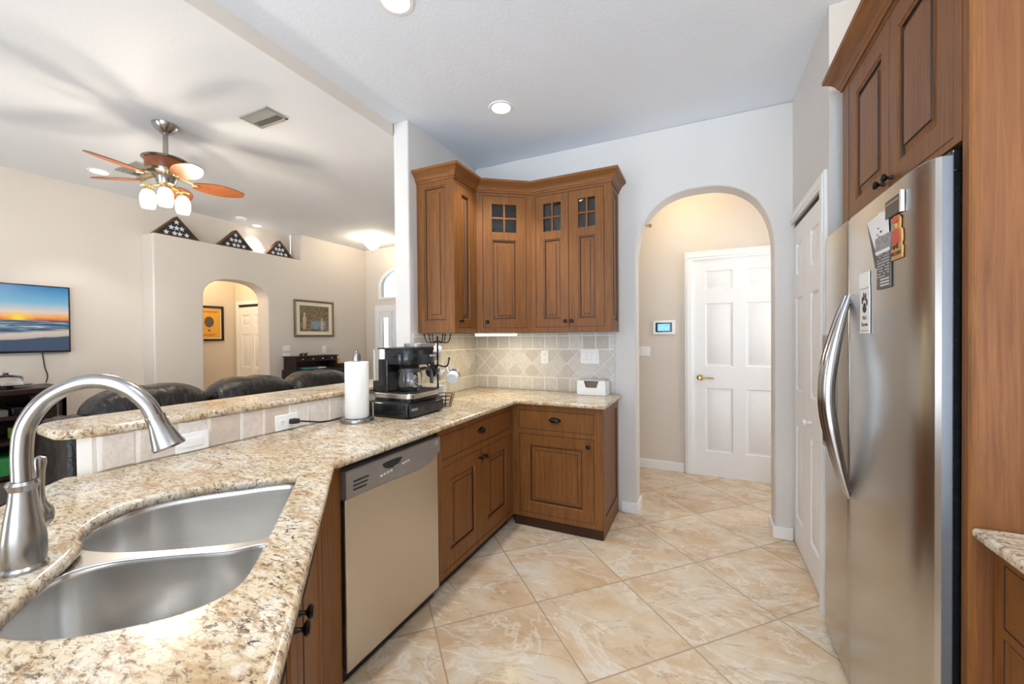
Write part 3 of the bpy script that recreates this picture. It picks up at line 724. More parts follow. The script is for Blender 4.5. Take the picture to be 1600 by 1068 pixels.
def uppers():
    g = 'oak wall cabinets over the corner counter'
    L = thing('wall_cabinet', 'oak wall cabinet at the white pillar with its panelled end toward the sink', 'cabinet', (-1.55, 2.36, 0), pi/2, g)
    shell(L, [(-1.57, 2.372), (-1.57, 2.665), (-1.868, 2.665), (-1.868, 2.372)], ZU0, ZU1)
    r = (0.034, 0.270, 1.435, 2.448)
    frame(L, 0.306, ZU0, ZU1, [r]); d = front(L, 'door', r, [ins(r, 0.065, 0.06)]); mknob(d, 0.062, 0.001, 1.482)
    leaf(0.317, ZU1-ZU0, 0.014, [(0.062, 0.250, 1.478, 2.435)], [(0, 0, 0), (0.003, 0.006, 0), (0.011, 0.007, 0), (0.013, 0.011, 1), (0.018, 0.011, 1), (0.050, 0.006, 0), (0.0525, 0.0025, 1), (0.0535, 0.0025, 0)], x0=0, z0=ZU0).xf(Matrix.Translation((-1.868, 2.358, 0))).build('end_panel', OAK, L, world=True)
    crown('crown', UPATH, L, 0, 2)
    D = thing('corner_wall_cabinet', 'diagonal oak corner wall cabinet with one four-pane glass door above the lit tile', 'cabinet', (-1.55, 2.667, 0), rad(36.254), g)
    shell(D, [(-1.545, 2.685), (-1.21, 2.935), (-1.21, 3.19), (-1.862, 3.19), (-1.862, 2.68)], ZU0, ZU1, 2.165)
    r = (0.046, 0.386, 1.435, 2.448)
    frame(D, 0.4278, ZU0, ZU1, [r]); d = glass_door(D, r, 0.118, 0.310); mknob(d, 0.073, 0.001, 1.482)
    crown('crown', UPATH, D, 2, 3)
    Rr = thing('wall_cabinet', 'oak wall cabinet beside the arch with two glass-topped doors, rightmost of the corner group', 'cabinet', (-1.205, 2.92, 0), 0, g)
    shell(Rr, [(-1.2, 2.94), (-0.605, 2.94), (-0.605, 3.195), (-1.2, 3.195)], ZU0, ZU1, 2.165)
    r = (0.034, 0.566, 1.438, 2.450); a = (0.034, 0.3015, 1.438, 2.450); b = (0.2985, 0.566, 1.438, 2.450)
    frame(Rr, 0.615, ZU0, ZU1, [r])
    d = glass_door(Rr, a, 0.100, 0.240); mknob(d, 0.276, 0.001, 1.482)
    d = glass_door(Rr, b, 0.375, 0.502); mknob(d, 0.324, 0.001, 1.482)
    leaf(0.272, ZU1-ZU0, 0.014, [(0.05, 0.225, 1.478, 2.435)], [(0, 0, 0), (0.003, 0.006, 0), (0.011, 0.007, 0), (0.013, 0.011, 1), (0.018, 0.011, 1), (0.048, 0.006, 0), (0.0505, 0.0025, 1), (0.0515, 0.0025, 0)], z0=ZU0).xf(Matrix.Translation((-0.588, 2.9215, 0)) @ Matrix.Rotation(pi/2, 4, 'Z')).build('end_panel', OAK, Rr, world=True)
    crown('crown', UPATH, Rr, 3, 5)
    # things seen through the small panes
    b = MB().lathe([(0.03, 0), (0.05, 0.012), (0.085, 0.05), (0.09, 0.062), (0.083, 0.056), (0.045, 0.014), (0.001, 0.008)], (0, 0, 0), 24).build('bowl', M['ceramic'], loc=(-1.445, 2.93, 2.166))
    tag(b, 'white bowl behind the panes of the diagonal corner cabinet', 'bowl')
    t = MB().lathe([(0.032, 0), (0.036, 0.11), (0.040, 0.115), (0.036, 0.12), (0.001, 0.121)], (0, 0, 0), 20).build('canister', M['green_d'], loc=(-0.985, 3.01, 2.166))
    tag(t, 'dark green canister behind the panes of the two-door wall cabinet', 'canister')
M['green_d'] = plain('green_tin', srgb(20, 110, 60), 0.4, var=0.1)
uppers()
def strip_light():
    t = thing('under_cabinet_light', 'slim glowing strip light under the diagonal corner cabinet', 'light', (-1.47, 2.80, 1.398), rad(36.25))
    MB().box(-0.16, 0.18, -0.02, 0.05, -0.010, 0.001).build('housing', M['white_pl'], t, bevel=0.002)
    MB().box(-0.15, 0.17, -0.022, 0.045, -0.022, -0.010).build('diffuser', M['strip'], t, bevel=0.004)
    a = bpy.data.lights.new('strip_glow', 'AREA'); a.shape = 'RECTANGLE'; a.size = 0.3; a.size_y = 0.05; a.energy = 0.7; a.color = (1, 0.86, 0.55)
    o = bpy.data.objects.new('strip_glow', a); COL.objects.link(o); o.location = (-1.47, 2.82, 1.37)
strip_light()
def over_fridge():
    c = thing('wall_cabinet', 'deep oak wall cabinet with two panelled doors directly above the refrigerator', 'cabinet', (0.56, 2.235, 0), -pi/2)
    z0, z1 = 1.822, 2.44; w = 0.900
    shell(c, [(0.58, 1.335), (0.58, 2.233), (1.36, 2.233), (1.36, 1.335)], z0, z1)
    r = (0.080, 0.868, 1.842, 2.412)
    frame(c, w, z0, z1, [r])
    a = (0.080, 0.4855, 1.842, 2.412); b = (0.4825, 0.868, 1.842, 2.412)
    d = front(c, 'door', a, [(0.160, 0.418, 1.905, 2.335)]); mknob(d, 0.442, 0.001, 1.872)
    d = front(c, 'door', b, [(0.545, 0.785, 1.905, 2.335)]); mknob(d, 0.512, 0.001, 1.872)
    crown('crown', [(1.35, 2.235), (0.56, 2.235), (0.56, 1.334)], c, 0, 2, 2.428)
over_fridge()
def tall_panel():
    p = thing('refrigerator_side_panel', 'tall oak side panel standing on the near side of the refrigerator', 'panel', (0.56, 1.30, 0))
    MB().box(0.016, 0.80, 0, 0.032, 0, 2.895).build('panel', M['oak_t'], p)
    m = MB(); m.prism([(0.0, 0.004), (0.004, 0.0), (0.016, 0.0), (0.016, 0.033), (0.004, 0.033), (0.0, 0.029)], 0, 2.895)
    m.build('edge_strip', M['oak'], p)
M['oak_t'] = wood('oak_veneer', (0.120, 0.042, 0.014, 1), (0.260, 0.105, 0.036, 1), (60, 60, 2.2))
tall_panel()
def base_fridge_side():
    c = thing('base_cabinet', 'oak base cabinet with drawers standing right against the tall panel by the refrigerator', 'cabinet', (0.60, 1.297, 0), -pi/2, 'lower kitchen cabinets')
    MB().box(0.002, 0.9, 0.02, 0.60, 0.075, 0.882).build('carcass', M['oak_c'], c)
    a = (0.034, 0.46, 0.708, 0.850); b = (0.034, 0.46, 0.105, 0.686); e = (0.50, 0.87, 0.708, 0.850); f = (0.50, 0.87, 0.105, 0.686)
    frame(c, 0.90, 0.07, 0.884, [a, b, e, f])
    for r in (a, e):
        d = front(c, 'drawer', r, []); cup_pull(d, (r[0]+r[1])/2, 0.001, 0.78)
    for r in (b, f):
        d = front(c, 'door', r, [ins(r, 0.07, 0.07)]); mknob(d, r[1]-0.035, 0.001, 0.64)
    MB().box(0.0, 0.9, 0.05, 0.06, 0, 0.07).build('toe_kick', M['black_m'], c)
base_fridge_side()

# ------------------------------------------------------------------ worktops, sink, tap
def sd(s, d): a = -0.165-d*sqrt(2); b = s*sqrt(2); return ((a+b)/2, (a-b)/2)
HOLE = [(-1.468, 0.108), (-1.30, 0.103), (-1.1, 0.103), (-0.92, 0.105), (-0.85, 0.120), (-0.812, 0.168), (-0.80, 0.245), (-0.806, 0.33), (-0.838, 0.408), (-0.90, 0.450), (-1.0, 0.465), (-1.10, 0.474), (-1.172, 0.490), (-1.205, 0.512), (-1.262, 0.527), (-1.34, 0.526), (-1.405, 0.498), (-1.450, 0.440), (-1.474, 0.35), (-1.482, 0.24), (-1.482, 0.14)]
def worktops():
    F = sd(-0.20, 0)
    out = [(-1.869, 3.191), (-0.572, 3.191), (-0.572, 2.625), (-1.205, 2.625), (-1.205, 1.04), F, sd(-0.20, 0.835), (-1.905, 0.56), (-1.862, 0.640)]
    hole = smooth_closed([sd(*p) for p in HOLE], 5)
    o = curve_mesh('countertop', [out, hole], 0.884, 0.030, 0.012, M['granite'])
    tag(o, 'cream and brown granite kitchen countertop running from the sink round to the arch wall', 'countertop')
    bar = [(-1.85, 2.262), (-1.85, 0.66)]+[(-1.95+0.10*cos(a)*1.0, 0.64-0.10*sin(a)) for a in [pi*0.0+k*pi/12 for k in range(1, 6)]]+[(-2.07, 0.552)]+[(-2.09-0.10*sin(a), 0.66-0.10*cos(a)) for a in [k*pi/12 for k in range(1, 6)]]+[(-2.195, 0.70), (-2.195, 2.262)]
    o = curve_mesh('bar_countertop', [bar], 1.036, 0.031, 0.013, M['granite'])
    tag(o, 'raised granite bar top with rounded end in front of the sofa', 'countertop')
    o = curve_mesh('countertop', [[(0.565, 1.2985), (0.565, 0.42), (1.35, 0.42), (1.35, 1.2985)]], 0.884, 0.030, 0.012, M['granite'])
    tag(o, 'granite worktop corner at the right edge beside the tall oak panel', 'countertop')
worktops()
def sink():
    c = sd(-1.14, 0.3)
    t = thing('kitchen_sink', 'double bowl stainless steel undermount sink set in the granite', 'sink', (c[0], c[1], 0.65))
    far = [(-1.492, 0.112), (-1.36, 0.092), (-1.20, 0.092), (-1.118, 0.112), (-1.112, 0.20), (-1.135, 0.34), (-1.175, 0.46), (-1.235, 0.535), (-1.33, 0.545), (-1.42, 0.512), (-1.475, 0.43), (-1.495, 0.28)]
    near = [(-1.080, 0.110), (-1.0, 0.092), (-0.89, 0.094), (-0.815, 0.135), (-0.786, 0.245), (-0.800, 0.36), (-0.850, 0.445), (-0.96, 0.482), (-1.075, 0.480), (-1.112, 0.42), (-1.100, 0.30), (-1.078, 0.19)]
    fo, no = smooth_closed(far, 6), smooth_closed(near, 6)
    big = smooth_closed([(-1.512, 0.08), (-1.1, 0.075), (-0.83, 0.08), (-0.765, 0.2), (-0.775, 0.38), (-0.84, 0.49), (-1.08, 0.51), (-1.24, 0.57), (-1.38, 0.56), (-1.49, 0.48), (-1.52, 0.3)], 6)
    curve_mesh('rim', [[sd(*p) for p in big], [sd(*p) for p in fo], [sd(*p) for p in no]], 0.874, 0.009, 0.003, M['steel_sink'], t)
    for pts, depth in ((fo, 0.215), (no, 0.19)):
        cx = sum(p[0] for p in pts)/len(pts); cy = sum(p[1] for p in pts)/len(pts)
        rings = []
        for k, z in ((1.012, 0.881), (1.0, 0.878), (0.995, 0.865), (0.975, 0.80), (0.955, 0.883-depth+0.04), (0.92, 0.883-depth+0.014), (0.85, 0.883-depth+0.003), (0.6, 0.883-depth), (0.12, 0.883-depth-0.003)):
            rings.append([(*sd(cx+(p[0]-cx)*k, cy+(p[1]-cy)*k), z) for p in pts])
        o = MB().loft(rings, 0, False, True).build('bowl', M['steel_sink'], t, world=True, angle=60)
        dx, dy = sd(cx, cy+0.03)
        MB().lathe([(0.045, 0.006), (0.052, 0.008), (0.050, 0.003), (0.030, 0.001), (0.001, 0.001)], (dx, dy, 0.883-depth), 20).build('drain', M['chrome'], o, world=True) if False else MB().lathe([(0.052, 0.001), (0.050, 0.005), (0.036, 0.004), (0.030, 0.0), (0.001, 0.0)], (dx, dy, 0.883-depth+0.001), 24, cap0=False).build('drain', M['chrome'], t, world=True)
sink()
def faucet():
    bx, by = -1.208, 0.302
    t = thing('kitchen_faucet', 'brushed nickel pull-down faucet with high curved spout behind the sink', 'faucet', (bx, by, 0.914), pi/4)   # local +x toward the bowls
    MB().lathe([(0.0335, 0), (0.0335, 0.006), (0.030, 0.011), (0.0315, 0.03), (0.031, 0.06), (0.026, 0.10), (0.0205, 0.135), (0.0185, 0.155), (0.0215, 0.163), (0.0235, 0.168), (0.0205, 0.174), (0.015, 0.175)], (0, 0, 0), 32).build('body', M['nickel'], t, angle=25)
    pts = smooth_open([(0, 0, 0.172), (0, 0, 0.235), (0.008, 0, 0.285), (0.038, 0, 0.332), (0.085, 0, 0.360), (0.130, 0, 0.362), (0.170, 0, 0.343), (0.198, 0, 0.312), (0.211, 0, 0.284)], 8)
    MB().tube(pts, 0.0155, 20).build('spout', M['nickel'], t)
    h = MB(); h.lathe([(0.0150, 0.002), (0.0178, 0.001), (0.0182, -0.004), (0.0172, -0.008), (0.0185, -0.022), (0.0235, -0.044), (0.0268, -0.060), (0.0295, -0.069), (0.0285, -0.073), (0.024, -0.074), (0.001, -0.073)], (0, 0, 0), 28)
    h.xf(Matrix.Translation((0.211, 0, 0.285)) @ Matrix.Rotation(rad(-20), 4, 'Y')).build('spray_head', M['nickel'], t, angle=30)
    MB().box(0.230, 0.2415, -0.007, 0.007, 0.246, 0.264).build('spray_button', M['gray_pl'], t, bevel=0.003)
    l = MB(); l.lathe([(0.001, -0.024), (0.012, -0.02), (0.019, -0.010), (0.0205, 0.0), (0.0195, 0.004), (0.0205, 0.008), (0.018, 0.018), (0.011, 0.028), (0.0075, 0.040), (0.007, 0.06), (0.0085, 0.095), (0.011, 0.112), (0.0095, 0.122), (0.001, 0.126)], (0, 0.043, 0.085), 22)
    l.build('lever_handle', M['nickel'], t, angle=30)
    MB().tube([(0, 0.015, 0.07), (0, 0.036, 0.077)], 0.013, 14).build('handle_mount', M['nickel'], t)
faucet()

# ------------------------------------------------------------------ appliances
def dishwasher():
    t = thing('dishwasher', 'stainless steel dishwasher between the sink cabinet and the two-door cabinet', 'dishwasher', (-1.26, 1.116, 0), pi/2)
    w = 0.612
    MB().box(0.004, w-0.004, 0.012, 0.58, 0.10, 0.872).build('tub', M['black_m'], t)
    MB().box(0.006, w-0.002, -0.014, 0.012, 0.062, 0.790).build('door_panel', M['steel_dw'], t, bevel=0.006)
    # control panel: bowed lower edge, slightly proud
    top, ins_ = 0.852, 0.0
    low = [(0.0, 0.740), (0.15, 0.739), (0.30, 0.733), (0.44, 0.727), (0.53, 0.737), (0.59, 0.762), (w, 0.775)]
    low = smooth_open(low, 6)
    rings = []
    for y, dz in ((0.012, 0), (-0.020, 0), (-0.026, 0.006)):
        rings.append([(p[0], y, p[1]+dz) for p in low]+[(w, y, top-dz), (0.0, y, top-dz)])
    c = MB().loft(rings).build('control_panel', M['gray_pl'], t)
    m = MB()
    for k in range(3): m.box(0.035, 0.115-0.006*k, -0.0268, -0.024, 0.800-0.016*k, 0.807-0.016*k)
    m.build('vent_grille', M['black'], c)
    hp = [(0.255+0.06*cos(a), 0.826+0.030*sin(a)*(1 if sin(a) < 0 else 0.15)) for a in [2*pi*k/28 for k in range(28)]]
    MB().prism(hp, -0.0275, -0.02, ax='y').build('latch_pocket', M['black'], c)
    MB().tube([(0.262, -0.027, 0.797), (0.290, -0.028, 0.802), (0.312, -0.028, 0.818), (0.318, -0.027, 0.830)], 0.002, 8).build('latch_trim', M['chrome'], c)
    m = MB()
    for k in range(4): MB().box(0.180+k*0.020, 0.194+k*0.020, -0.0272, -0.025, 0.776+k*0.0015, 0.784+k*0.0015).build('button', M['white_txt'], c)
    for k in range(3): MB().box(0.318+k*0.018, 0.331+k*0.018, -0.0272, -0.025, 0.790+k*0.0015, 0.798+k*0.0015).build('button', M['white_txt'], c)
    m = MB()
    for k in range(2): MB().lathe([(0.008, 0.0265), (0.008, 0.0278), (0.006, 0.0278)], (0.272+0.022*k, 0, 0.783), 16, '-y').build('dial_ring', M['gray_pl'], c)
    m = MB(); m.lathe([(0.013, 0.026), (0.013, 0.0285), (0.010, 0.0285), (0.010, 0.026)], (0.575, 0, 0.826), 20, '-y', cap0=False, cap1=False)
    m.build('badge', M['chrome'], c)
    MB().box(0.0, w, 0.03, 0.05, 0.0, 0.066).build('kick_plate', M['black_m'], t)
dishwasher()
def fridge():
    t = thing('refrigerator', 'stainless steel side-by-side refrigerator with curved bar handles', 'refrigerator', (0.50, 2.315, 0), -pi/2)
    MB().box(0.015, 0.945, 0.075, 0.78, 0.02, 1.745).build('case', M['fr_side'], t, bevel=0.006)
    MB().box(0.01, 0.96, 0.052, 0.078, 0.06, 1.755).build('gasket', M['black'], t)
    def door(name, x0, x1, near):
        D = 0.052
        if near: prof = [(x0, D), (x0, 0.012), (x0+0.006, 0.003), (x0+0.02, 0.0), (x1-0.11, 0.0), (x1-0.06, 0.004), (x1-0.025, 0.011), (x1-0.006, 0.020), (x1, 0.030), (x1, D)]
        else: prof = [(x0, D), (x0, 0.030), (x0+0.006, 0.020), (x0+0.025, 0.011), (x0+0.06, 0.004), (x0+0.11, 0.0), (x1-0.02, 0.0), (x1-0.006, 0.003), (x1, 0.012), (x1, D)]
        mb = MB().prism(prof, 0.045, 1.795)
        if near: mb.m[2+8] = 1
        return mb.build(name, [M['steel_fr'], M['fr_edge_dim']], t, bevel=0.003, angle=30)
    L = door('freezer_door', 0.0, 0.380, False); Rd = door('fresh_food_door', 0.387, 0.972, True)
    def handle(x, parent, sgn):
        pts = smooth_open([(x, 0.0, 0.745), (x, -0.028, 0.86), (x, -0.058, 1.02), (x, -0.067, 1.13), (x, -0.058, 1.25), (x, -0.029, 1.40), (x, 0.0, 1.51)], 8)
        rr = [0.006+0.013*min(1, 3.2*min(i, len(pts)-1-i)/len(pts)) for i in range(len(pts))]
        h = MB(); h.tube(pts, rr, 14, flat=(1.25, 0.85)); return h.build('handle', M['chrome_h'], parent)
    handle(0.362, L, -1); handle(0.405, Rd, 1)
    d = MB(); d.box(0.03, 0.245, -0.003, 0.002, 0.86, 1.36); o = d.build('dispenser_frame', M['gray_pl'], L, bevel=0.004)
    MB().box(0.045, 0.23, -0.0045, -0.002, 1.19, 1.335).build('dispenser_display', M['black'], o, bevel=0.002)
    MB().box(0.045, 0.23, -0.0042, -0.002, 0.88, 1.17).build('dispenser_recess', M['black_m'], o, bevel=0.002)
    MB().box(0.0, 0.06, 0.053, 0.16, 1.757, 1.805).build('hinge_cover', M['black'], t, bevel=0.004); MB().box(0.885, 0.955, 0.053, 0.17, 1.757, 1.812).build('hinge_cover', M['black'], t, bevel=0.004)
    MB().box(0.0, 0.96, 0.03, 0.075, 0.0, 0.042).build('base_grille', M['black'], t)
M['fr_edge_dim'] = plain('fridge_edge_dim_reflection', srgb(128, 132, 138), 0.32, 0.6, 0.03)  # near door side grayed in its colour to stand for dark reflections
M['fr_side'] = plain('fridge_side_gray', srgb(58, 58, 60), 0.4, 0.2, 0.05)
M['chrome_h'] = steel('polished_handle', (0.46, 0.46, 0.46, 1), 0.18, (3, 3, 60))
fridge()
FX = 0.500      # refrigerator door plane
def fmag(y, z): return (y, z)
def on_fridge():
    AX = ((0, -1, 0), (0, 0, 1), (-1, 0, 0))
    # dark clip magnet at the top
    t = thing('magnet_clip', 'dark rectangular clip magnet with silver edge near the top of the refrigerator', 'magnet', (FX-0.0008, 1.510, 1.70))
    MB().box(-0.007, 0, -0.045, 0.055, 0.0, 0.052).build('body', M['mag_dark'], t, bevel=0.002)
    MB().box(-0.009, 0, -0.056, -0.0455, -0.004, 0.056).build('silver_edge', M['chrome'], t, bevel=0.001)
    MB().box(-0.0076, -0.0068, -0.035, 0.045, 0.036, 0.042).build('pale_stripe', M['gray_pl'], t)
    # bear shaped magnet
    t = thing('bear_magnet', 'bear shaped magnet in a red cap and red apron on the refrigerator', 'magnet', (FX-0.0008, 1.494, 1.572))
    b = MB()
    sil = [(0.034, 0.0), (0.038, 0.03), (0.030, 0.036), (0.034, 0.06), (0.036, 0.078), (0.026, 0.084), (0.028, 0.10), (0.024, 0.118), (0.010, 0.124), (-0.012, 0.123), (-0.024, 0.114), (-0.024, 0.095), (-0.022, 0.086), (-0.034, 0.078), (-0.037, 0.050), (-0.030, 0.038), (-0.038, 0.032), (-0.036, 0.0)]
    b.prism([(y, z) for y, z in sil], -0.005, 0.0, ax='x'); b.build('backing', M['tan'], t, bevel=0.003)
    e = [(0.026*cos(2*pi*k/24)+0.002, 0.062+0.024*sin(2*pi*k/24)) for k in range(24)]
    MB().prism(e, -0.0075, -0.0045, ax='x').build('apron', M['red'], t, bevel=0.002)
    e = [(0.020*cos(2*pi*k/20)+0.004, 0.112+0.011*sin(2*pi*k/20)) for k in range(20)]
    MB().prism(e, -0.0075, -0.0045, ax='x').build('cap', M['red'], t, bevel=0.002)
    f = MB(); f.ball((-0.006, 0.0, 0.093), 0.009, sc=(0.4, 1, 1)); f.ball((-0.006, 0.010, 0.099), 0.003, sc=(0.5, 1, 1)); f.build('muzzle', M['tan'], t)
    for y in (0.012, -0.008): MB().ball((-0.0055, y, 0.036), 0.007, sc=(0.5, 1, 1)).build('foot', M['walnut'], t)
    text('lettering', 'KITCHEN', 0.015, M['walnut'], t, (-0.0055, 0.001, 0.016), AX, 0.0006)
    # stack of notes
    t = thing('note_sheet', 'white folded note with small scribbles pinned to the refrigerator above the calendar', 'note', (FX-0.0008, 1.63, 1.62))
    MB().prism([(0.016, 0.0), (-0.083, -0.002), (-0.072, 0.108), (-0.005, 0.117), (0.0, 0.112), (0.090, 0.110)], -0.004, -0.0015, ax='x').build('sheet', M['cardboard'], t)
    MB().prism([(0.028, -0.05), (-0.05, -0.05), (0.02, 0.09), (0.098, 0.108)], -0.0014, 0.0, ax='x').build('under_sheet', M['mag_dark'], t)
    m = MB()
    for k in range(7):
        y, z = random.uniform(-0.035, 0.02), random.uniform(0.035, 0.075); m.box(-0.0046, -0.0039, y, y+0.012, z, z+0.003)
    m.build('scribble', M['dark_txt'], t)
    t = thing('magnet_calendar', 'long gray strip calendar with photo top hanging on the refrigerator door', 'calendar', (FX-0.0008, 1.59, 1.50))
    MB().box(-0.0035, -0.0005, -0.053, 0.048, 0.0, 0.112).build('month_sheet', M['cal_gray'], t)
    MB().box(-0.0055, -0.0005, -0.055, 0.055, 0.112, 0.160).build('photo_strip', M['cal_photo'], t)
    m = MB()
    for k in range(12):
        y = 0.052-k*0.0088; m.prism([(y, 0.114), (y-0.0044, 0.108+0.0), (y-0.0088, 0.114), (y-0.0044, 0.118)], -0.0062, -0.0034, ax='x')
    m.build('zigzag_edge', M['cardboard'], t)
    m = MB()
    for r in range(9):
        for c in range(6):
            if random.random() < 0.75: m.box(-0.0039, -0.0033, 0.034-c*0.015, 0.042-c*0.015, 0.104-r*0.0085, 0.107-r*0.0085)
    for r in range(3): m.box(-0.0039, -0.0033, -0.045, 0.02, 0.008+r*0.009, 0.012+r*0.009)
    m.build('printed_rows', M['white_txt'], t)
    # paw bookmark
    t = thing('paw_bookmark', 'tall white card with a dark paw print on the refrigerator door', 'card', (FX-0.0008, 1.745, 1.365))
    MB().box(-0.003, -0.0005, -0.044, 0.044, 0.0, 0.158).build('card', M['cardboard'], t)
    MB().box(-0.004, -0.0005, -0.040, 0.046, 0.158, 0.206).build('note_tab', M['paper'], t)
    m = MB()
    for y, z, a, b in ((0.020, 0.112, 0.0065, 0.013), (0.007, 0.124, 0.0065, 0.014), (-0.009, 0.122, 0.0065, 0.014), (-0.021, 0.104, 0.006, 0.012)):
        m.prism([(y+a*cos(2*pi*k/16), z+b*sin(2*pi*k/16)) for k in range(16)], -0.0036, -0.0028, ax='x')
    m.prism([(0.000+0.019*cos(2*pi*k/20)*(0.75 if sin(2*pi*k/20) > 0 else 1), 0.086+0.017*sin(2*pi*k/20)) for k in range(20)], -0.0036, -0.0028, ax='x')
    m.build('paw_print', M['dark_txt'], t)
    text('lettering', "Pet's", 0.020, M['dark_txt'], t, (-0.0031, 0.0, 0.052), AX, 0.0005)
    text('lettering', 'Known', 0.020, M['dark_txt'], t, (-0.0031, 0.0, 0.030), AX, 0.0005)
    for z in (0.008, 0.150): MB().box(-0.0034, -0.0028, -0.036, 0.036, z, z+0.0015).build('rule', M['dark_txt'], t)
M['mag_dark'] = plain('dark_magnet', srgb(64, 58, 54), 0.4, var=0.15)
M['cal_gray'] = plain('calendar_gray', srgb(104, 100, 100), 0.6, var=0.08)
M['cal_photo'] = plain('calendar_photo', srgb(150, 150, 152), 0.5, var=0.35, scale=60)
on_fridge()

# ------------------------------------------------------------------ things on the counter
CZ = 0.9143
def towel():
    t = thing('paper_towel_holder', 'steel paper towel holder with round base on the counter by the coffee maker', 'holder', (-1.695, 1.615, CZ))
    MB().lathe([(0.086, 0), (0.087, 0.004), (0.087, 0.016), (0.084, 0.021), (0.02, 0.023), (0.001, 0.023)], seg=36).build('base', M['nickel'], t)
    MB().lathe([(0.009, 0.02), (0.009, 0.32), (0.019, 0.322), (0.020, 0.335), (0.020, 0.358), (0.016, 0.368), (0.008, 0.371), (0.006, 0.378), (0.007, 0.384), (0.001, 0.387)], seg=24).build('rod', M['nickel'], t)
    MB().tube([(0.070, 0.045, 0.015), (0.070, 0.045, 0.098)], 0.0045, 12).build('arm', M['nickel'], t)
    r = MB()
    r.lathe([(0.012, 0.0), (0.0605, 0.0), (0.0615, 0.003), (0.0618, 0.15), (0.0615, 0.296), (0.0605, 0.299), (0.020, 0.299), (0.019, 0.28), (0.012, 0.28)], seg=40, cap0=False, cap1=False)
    o = r.build('paper_towel_roll', M['paper'], loc=(-1.695, 1.615, CZ+0.0235))
    tag(o, 'full white paper towel roll standing on the steel holder', 'paper towel')
towel()
def coffee():
    # pod drawer under the machine (front faces +x, local -y)
    px, py = -1.455, 1.750
    t = thing('pod_drawer', 'low black drawer stand underneath the coffee maker', 'drawer', (px, py, CZ), pi/2)
    MB().box(0.0, 0.335, 0.012, 0.30, 0.004, 0.084).build('case', M['black'], t, bevel=0.008)
    d = MB().box(0.012, 0.323, -0.004, 0.014, 0.010, 0.074).build('drawer_front', M['black'], t, bevel=0.005)
    MB().box(0.135, 0.185, -0.0055, -0.003, 0.034, 0.060).build('window', M['black_m'], d)
    MB().box(0.02, 0.07, -0.0052, -0.003, 0.044, 0.058).build('badge', M['gray_pl'], d, bevel=0.002)
    [MB().lathe([(0.010, -0.0015), (0.010, 0.006)], (x, y, 0.002), 12).build('foot', M['black_m'], t) for x in (0.03, 0.305) for y in (0.04, 0.27)]
    MB().box(0.005, 0.33, 0.02, 0.295, 0.082, 0.089).build('mesh_top', M['black_m'], t, bevel=0.003)
    # coffee machine
    z0 = CZ+0.0893
    c = thing('coffee_maker', 'black drip coffee maker with silver base band beside the paper towels', 'coffee maker', (px-0.005, py+0.022, z0), pi/2)
    def rr(x0, x1, y0, y1, rad_, n=6):
        o = []
        for cx, cy, a0 in ((x1-rad_, y0+rad_, -pi/2), (x1-rad_, y1-rad_, 0), (x0+rad_, y1-rad_, pi/2), (x0+rad_, y0+rad_, pi)):
            for k in range(n+1): o.append((cx+rad_*cos(a0+pi/2*k/n), cy+rad_*sin(a0+pi/2*k/n)))
        return o
    MB().prism(rr(0.0, 0.29, 0.0, 0.285, 0.045), 0.0, 0.018).build('underside', M['black'], c)
    MB().prism(rr(-0.003, 0.293, -0.003, 0.288, 0.048), 0.018, 0.046).build('base_band', M['steel'], c, bevel=0.002)
    MB().prism(rr(0.0, 0.29, 0.0, 0.285, 0.045), 0.046, 0.052).build('warming_deck', M['black_m'], c)
    MB().prism(rr(0.0, 0.29, 0.165, 0.236, 0.01), 0.05, 0.24).build('tower', M['black'], c, bevel=0.004)
    MB().prism(rr(0.0, 0.29, 0.2365, 0.285, 0.02), 0.05, 0.115).build('reservoir_base', M['black'], c, bevel=0.003)
    MB().prism(rr(0.002, 0.288, 0.238, 0.284, 0.02), 0.1155, 0.294).build('water_reservoir', M['tank'], c)
    h = MB(); h.loft([[(x, y, z) for x, y in rr(0.004+k, 0.286-k, 0.0+k, 0.236-k*0.2, 0.09, 8)] for z, k in ((0.205, 0.012), (0.212, 0.002), (0.235, 0.0), (0.290, 0.0), (0.296, 0.003))])
    h.build('brew_head', M['black'], c)
    MB().prism(rr(0.004, 0.288, 0.012, 0.286, 0.08, 8), 0.296, 0.304).build('lid', M['black_m'], c, bevel=0.002)
    MB().prism(rr(0.10, 0.285, 0.02, 0.16, 0.06, 8), 0.304, 0.328).build('side_lid', M['gray_pl'], c, bevel=0.004)
    MB().lathe([(0.045, 0.192), (0.055, 0.206)], (0.104, 0.088, 0), 20).build('brew_basket', M['black_m'], c)
    text('lettering', 'BRAUN', 0.017, M['white_txt'], c, (0.205, -0.0006, 0.255), ((1, 0, 0), (0, 0, 1), (0, -1, 0)), 0.0005)
    # carafe
    k = thing('coffee_carafe', 'glass coffee carafe with black lid and handle on the warming plate', 'carafe', (px-0.005-0.088, py+0.022+0.104, z0+0.0525), pi/2)
    g = MB(); g.lathe([(0.001, 0.001), (0.058, 0.001), (0.066, 0.010), (0.069, 0.035), (0.069, 0.08), (0.066, 0.108), (0.064, 0.112), (0.0615, 0.112), (0.0665, 0.08), (0.0665, 0.036), (0.063, 0.012), (0.056, 0.004), (0.001, 0.004)], seg=32, cap0=False, cap1=False)
    g.build('glass_jug', M['glass'], k)
    MB().lathe([(0.0650, 0.109), (0.066, 0.118), (0.062, 0.132), (0.050, 0.140), (0.001, 0.141)], seg=32).build('lid', M['carafe_gray'], k)
    hp = smooth_open([(0.055, -0.02, 0.118), (0.085, -0.045, 0.126), (0.110, -0.062, 0.112), (0.116, -0.066, 0.08), (0.118, -0.068, 0.035)], 6)
    MB().tube(hp, [0.0145]*len(hp), 10, flat=(1.25, 0.7)).build('handle', M['carafe_gray'], k)
    m = MB()
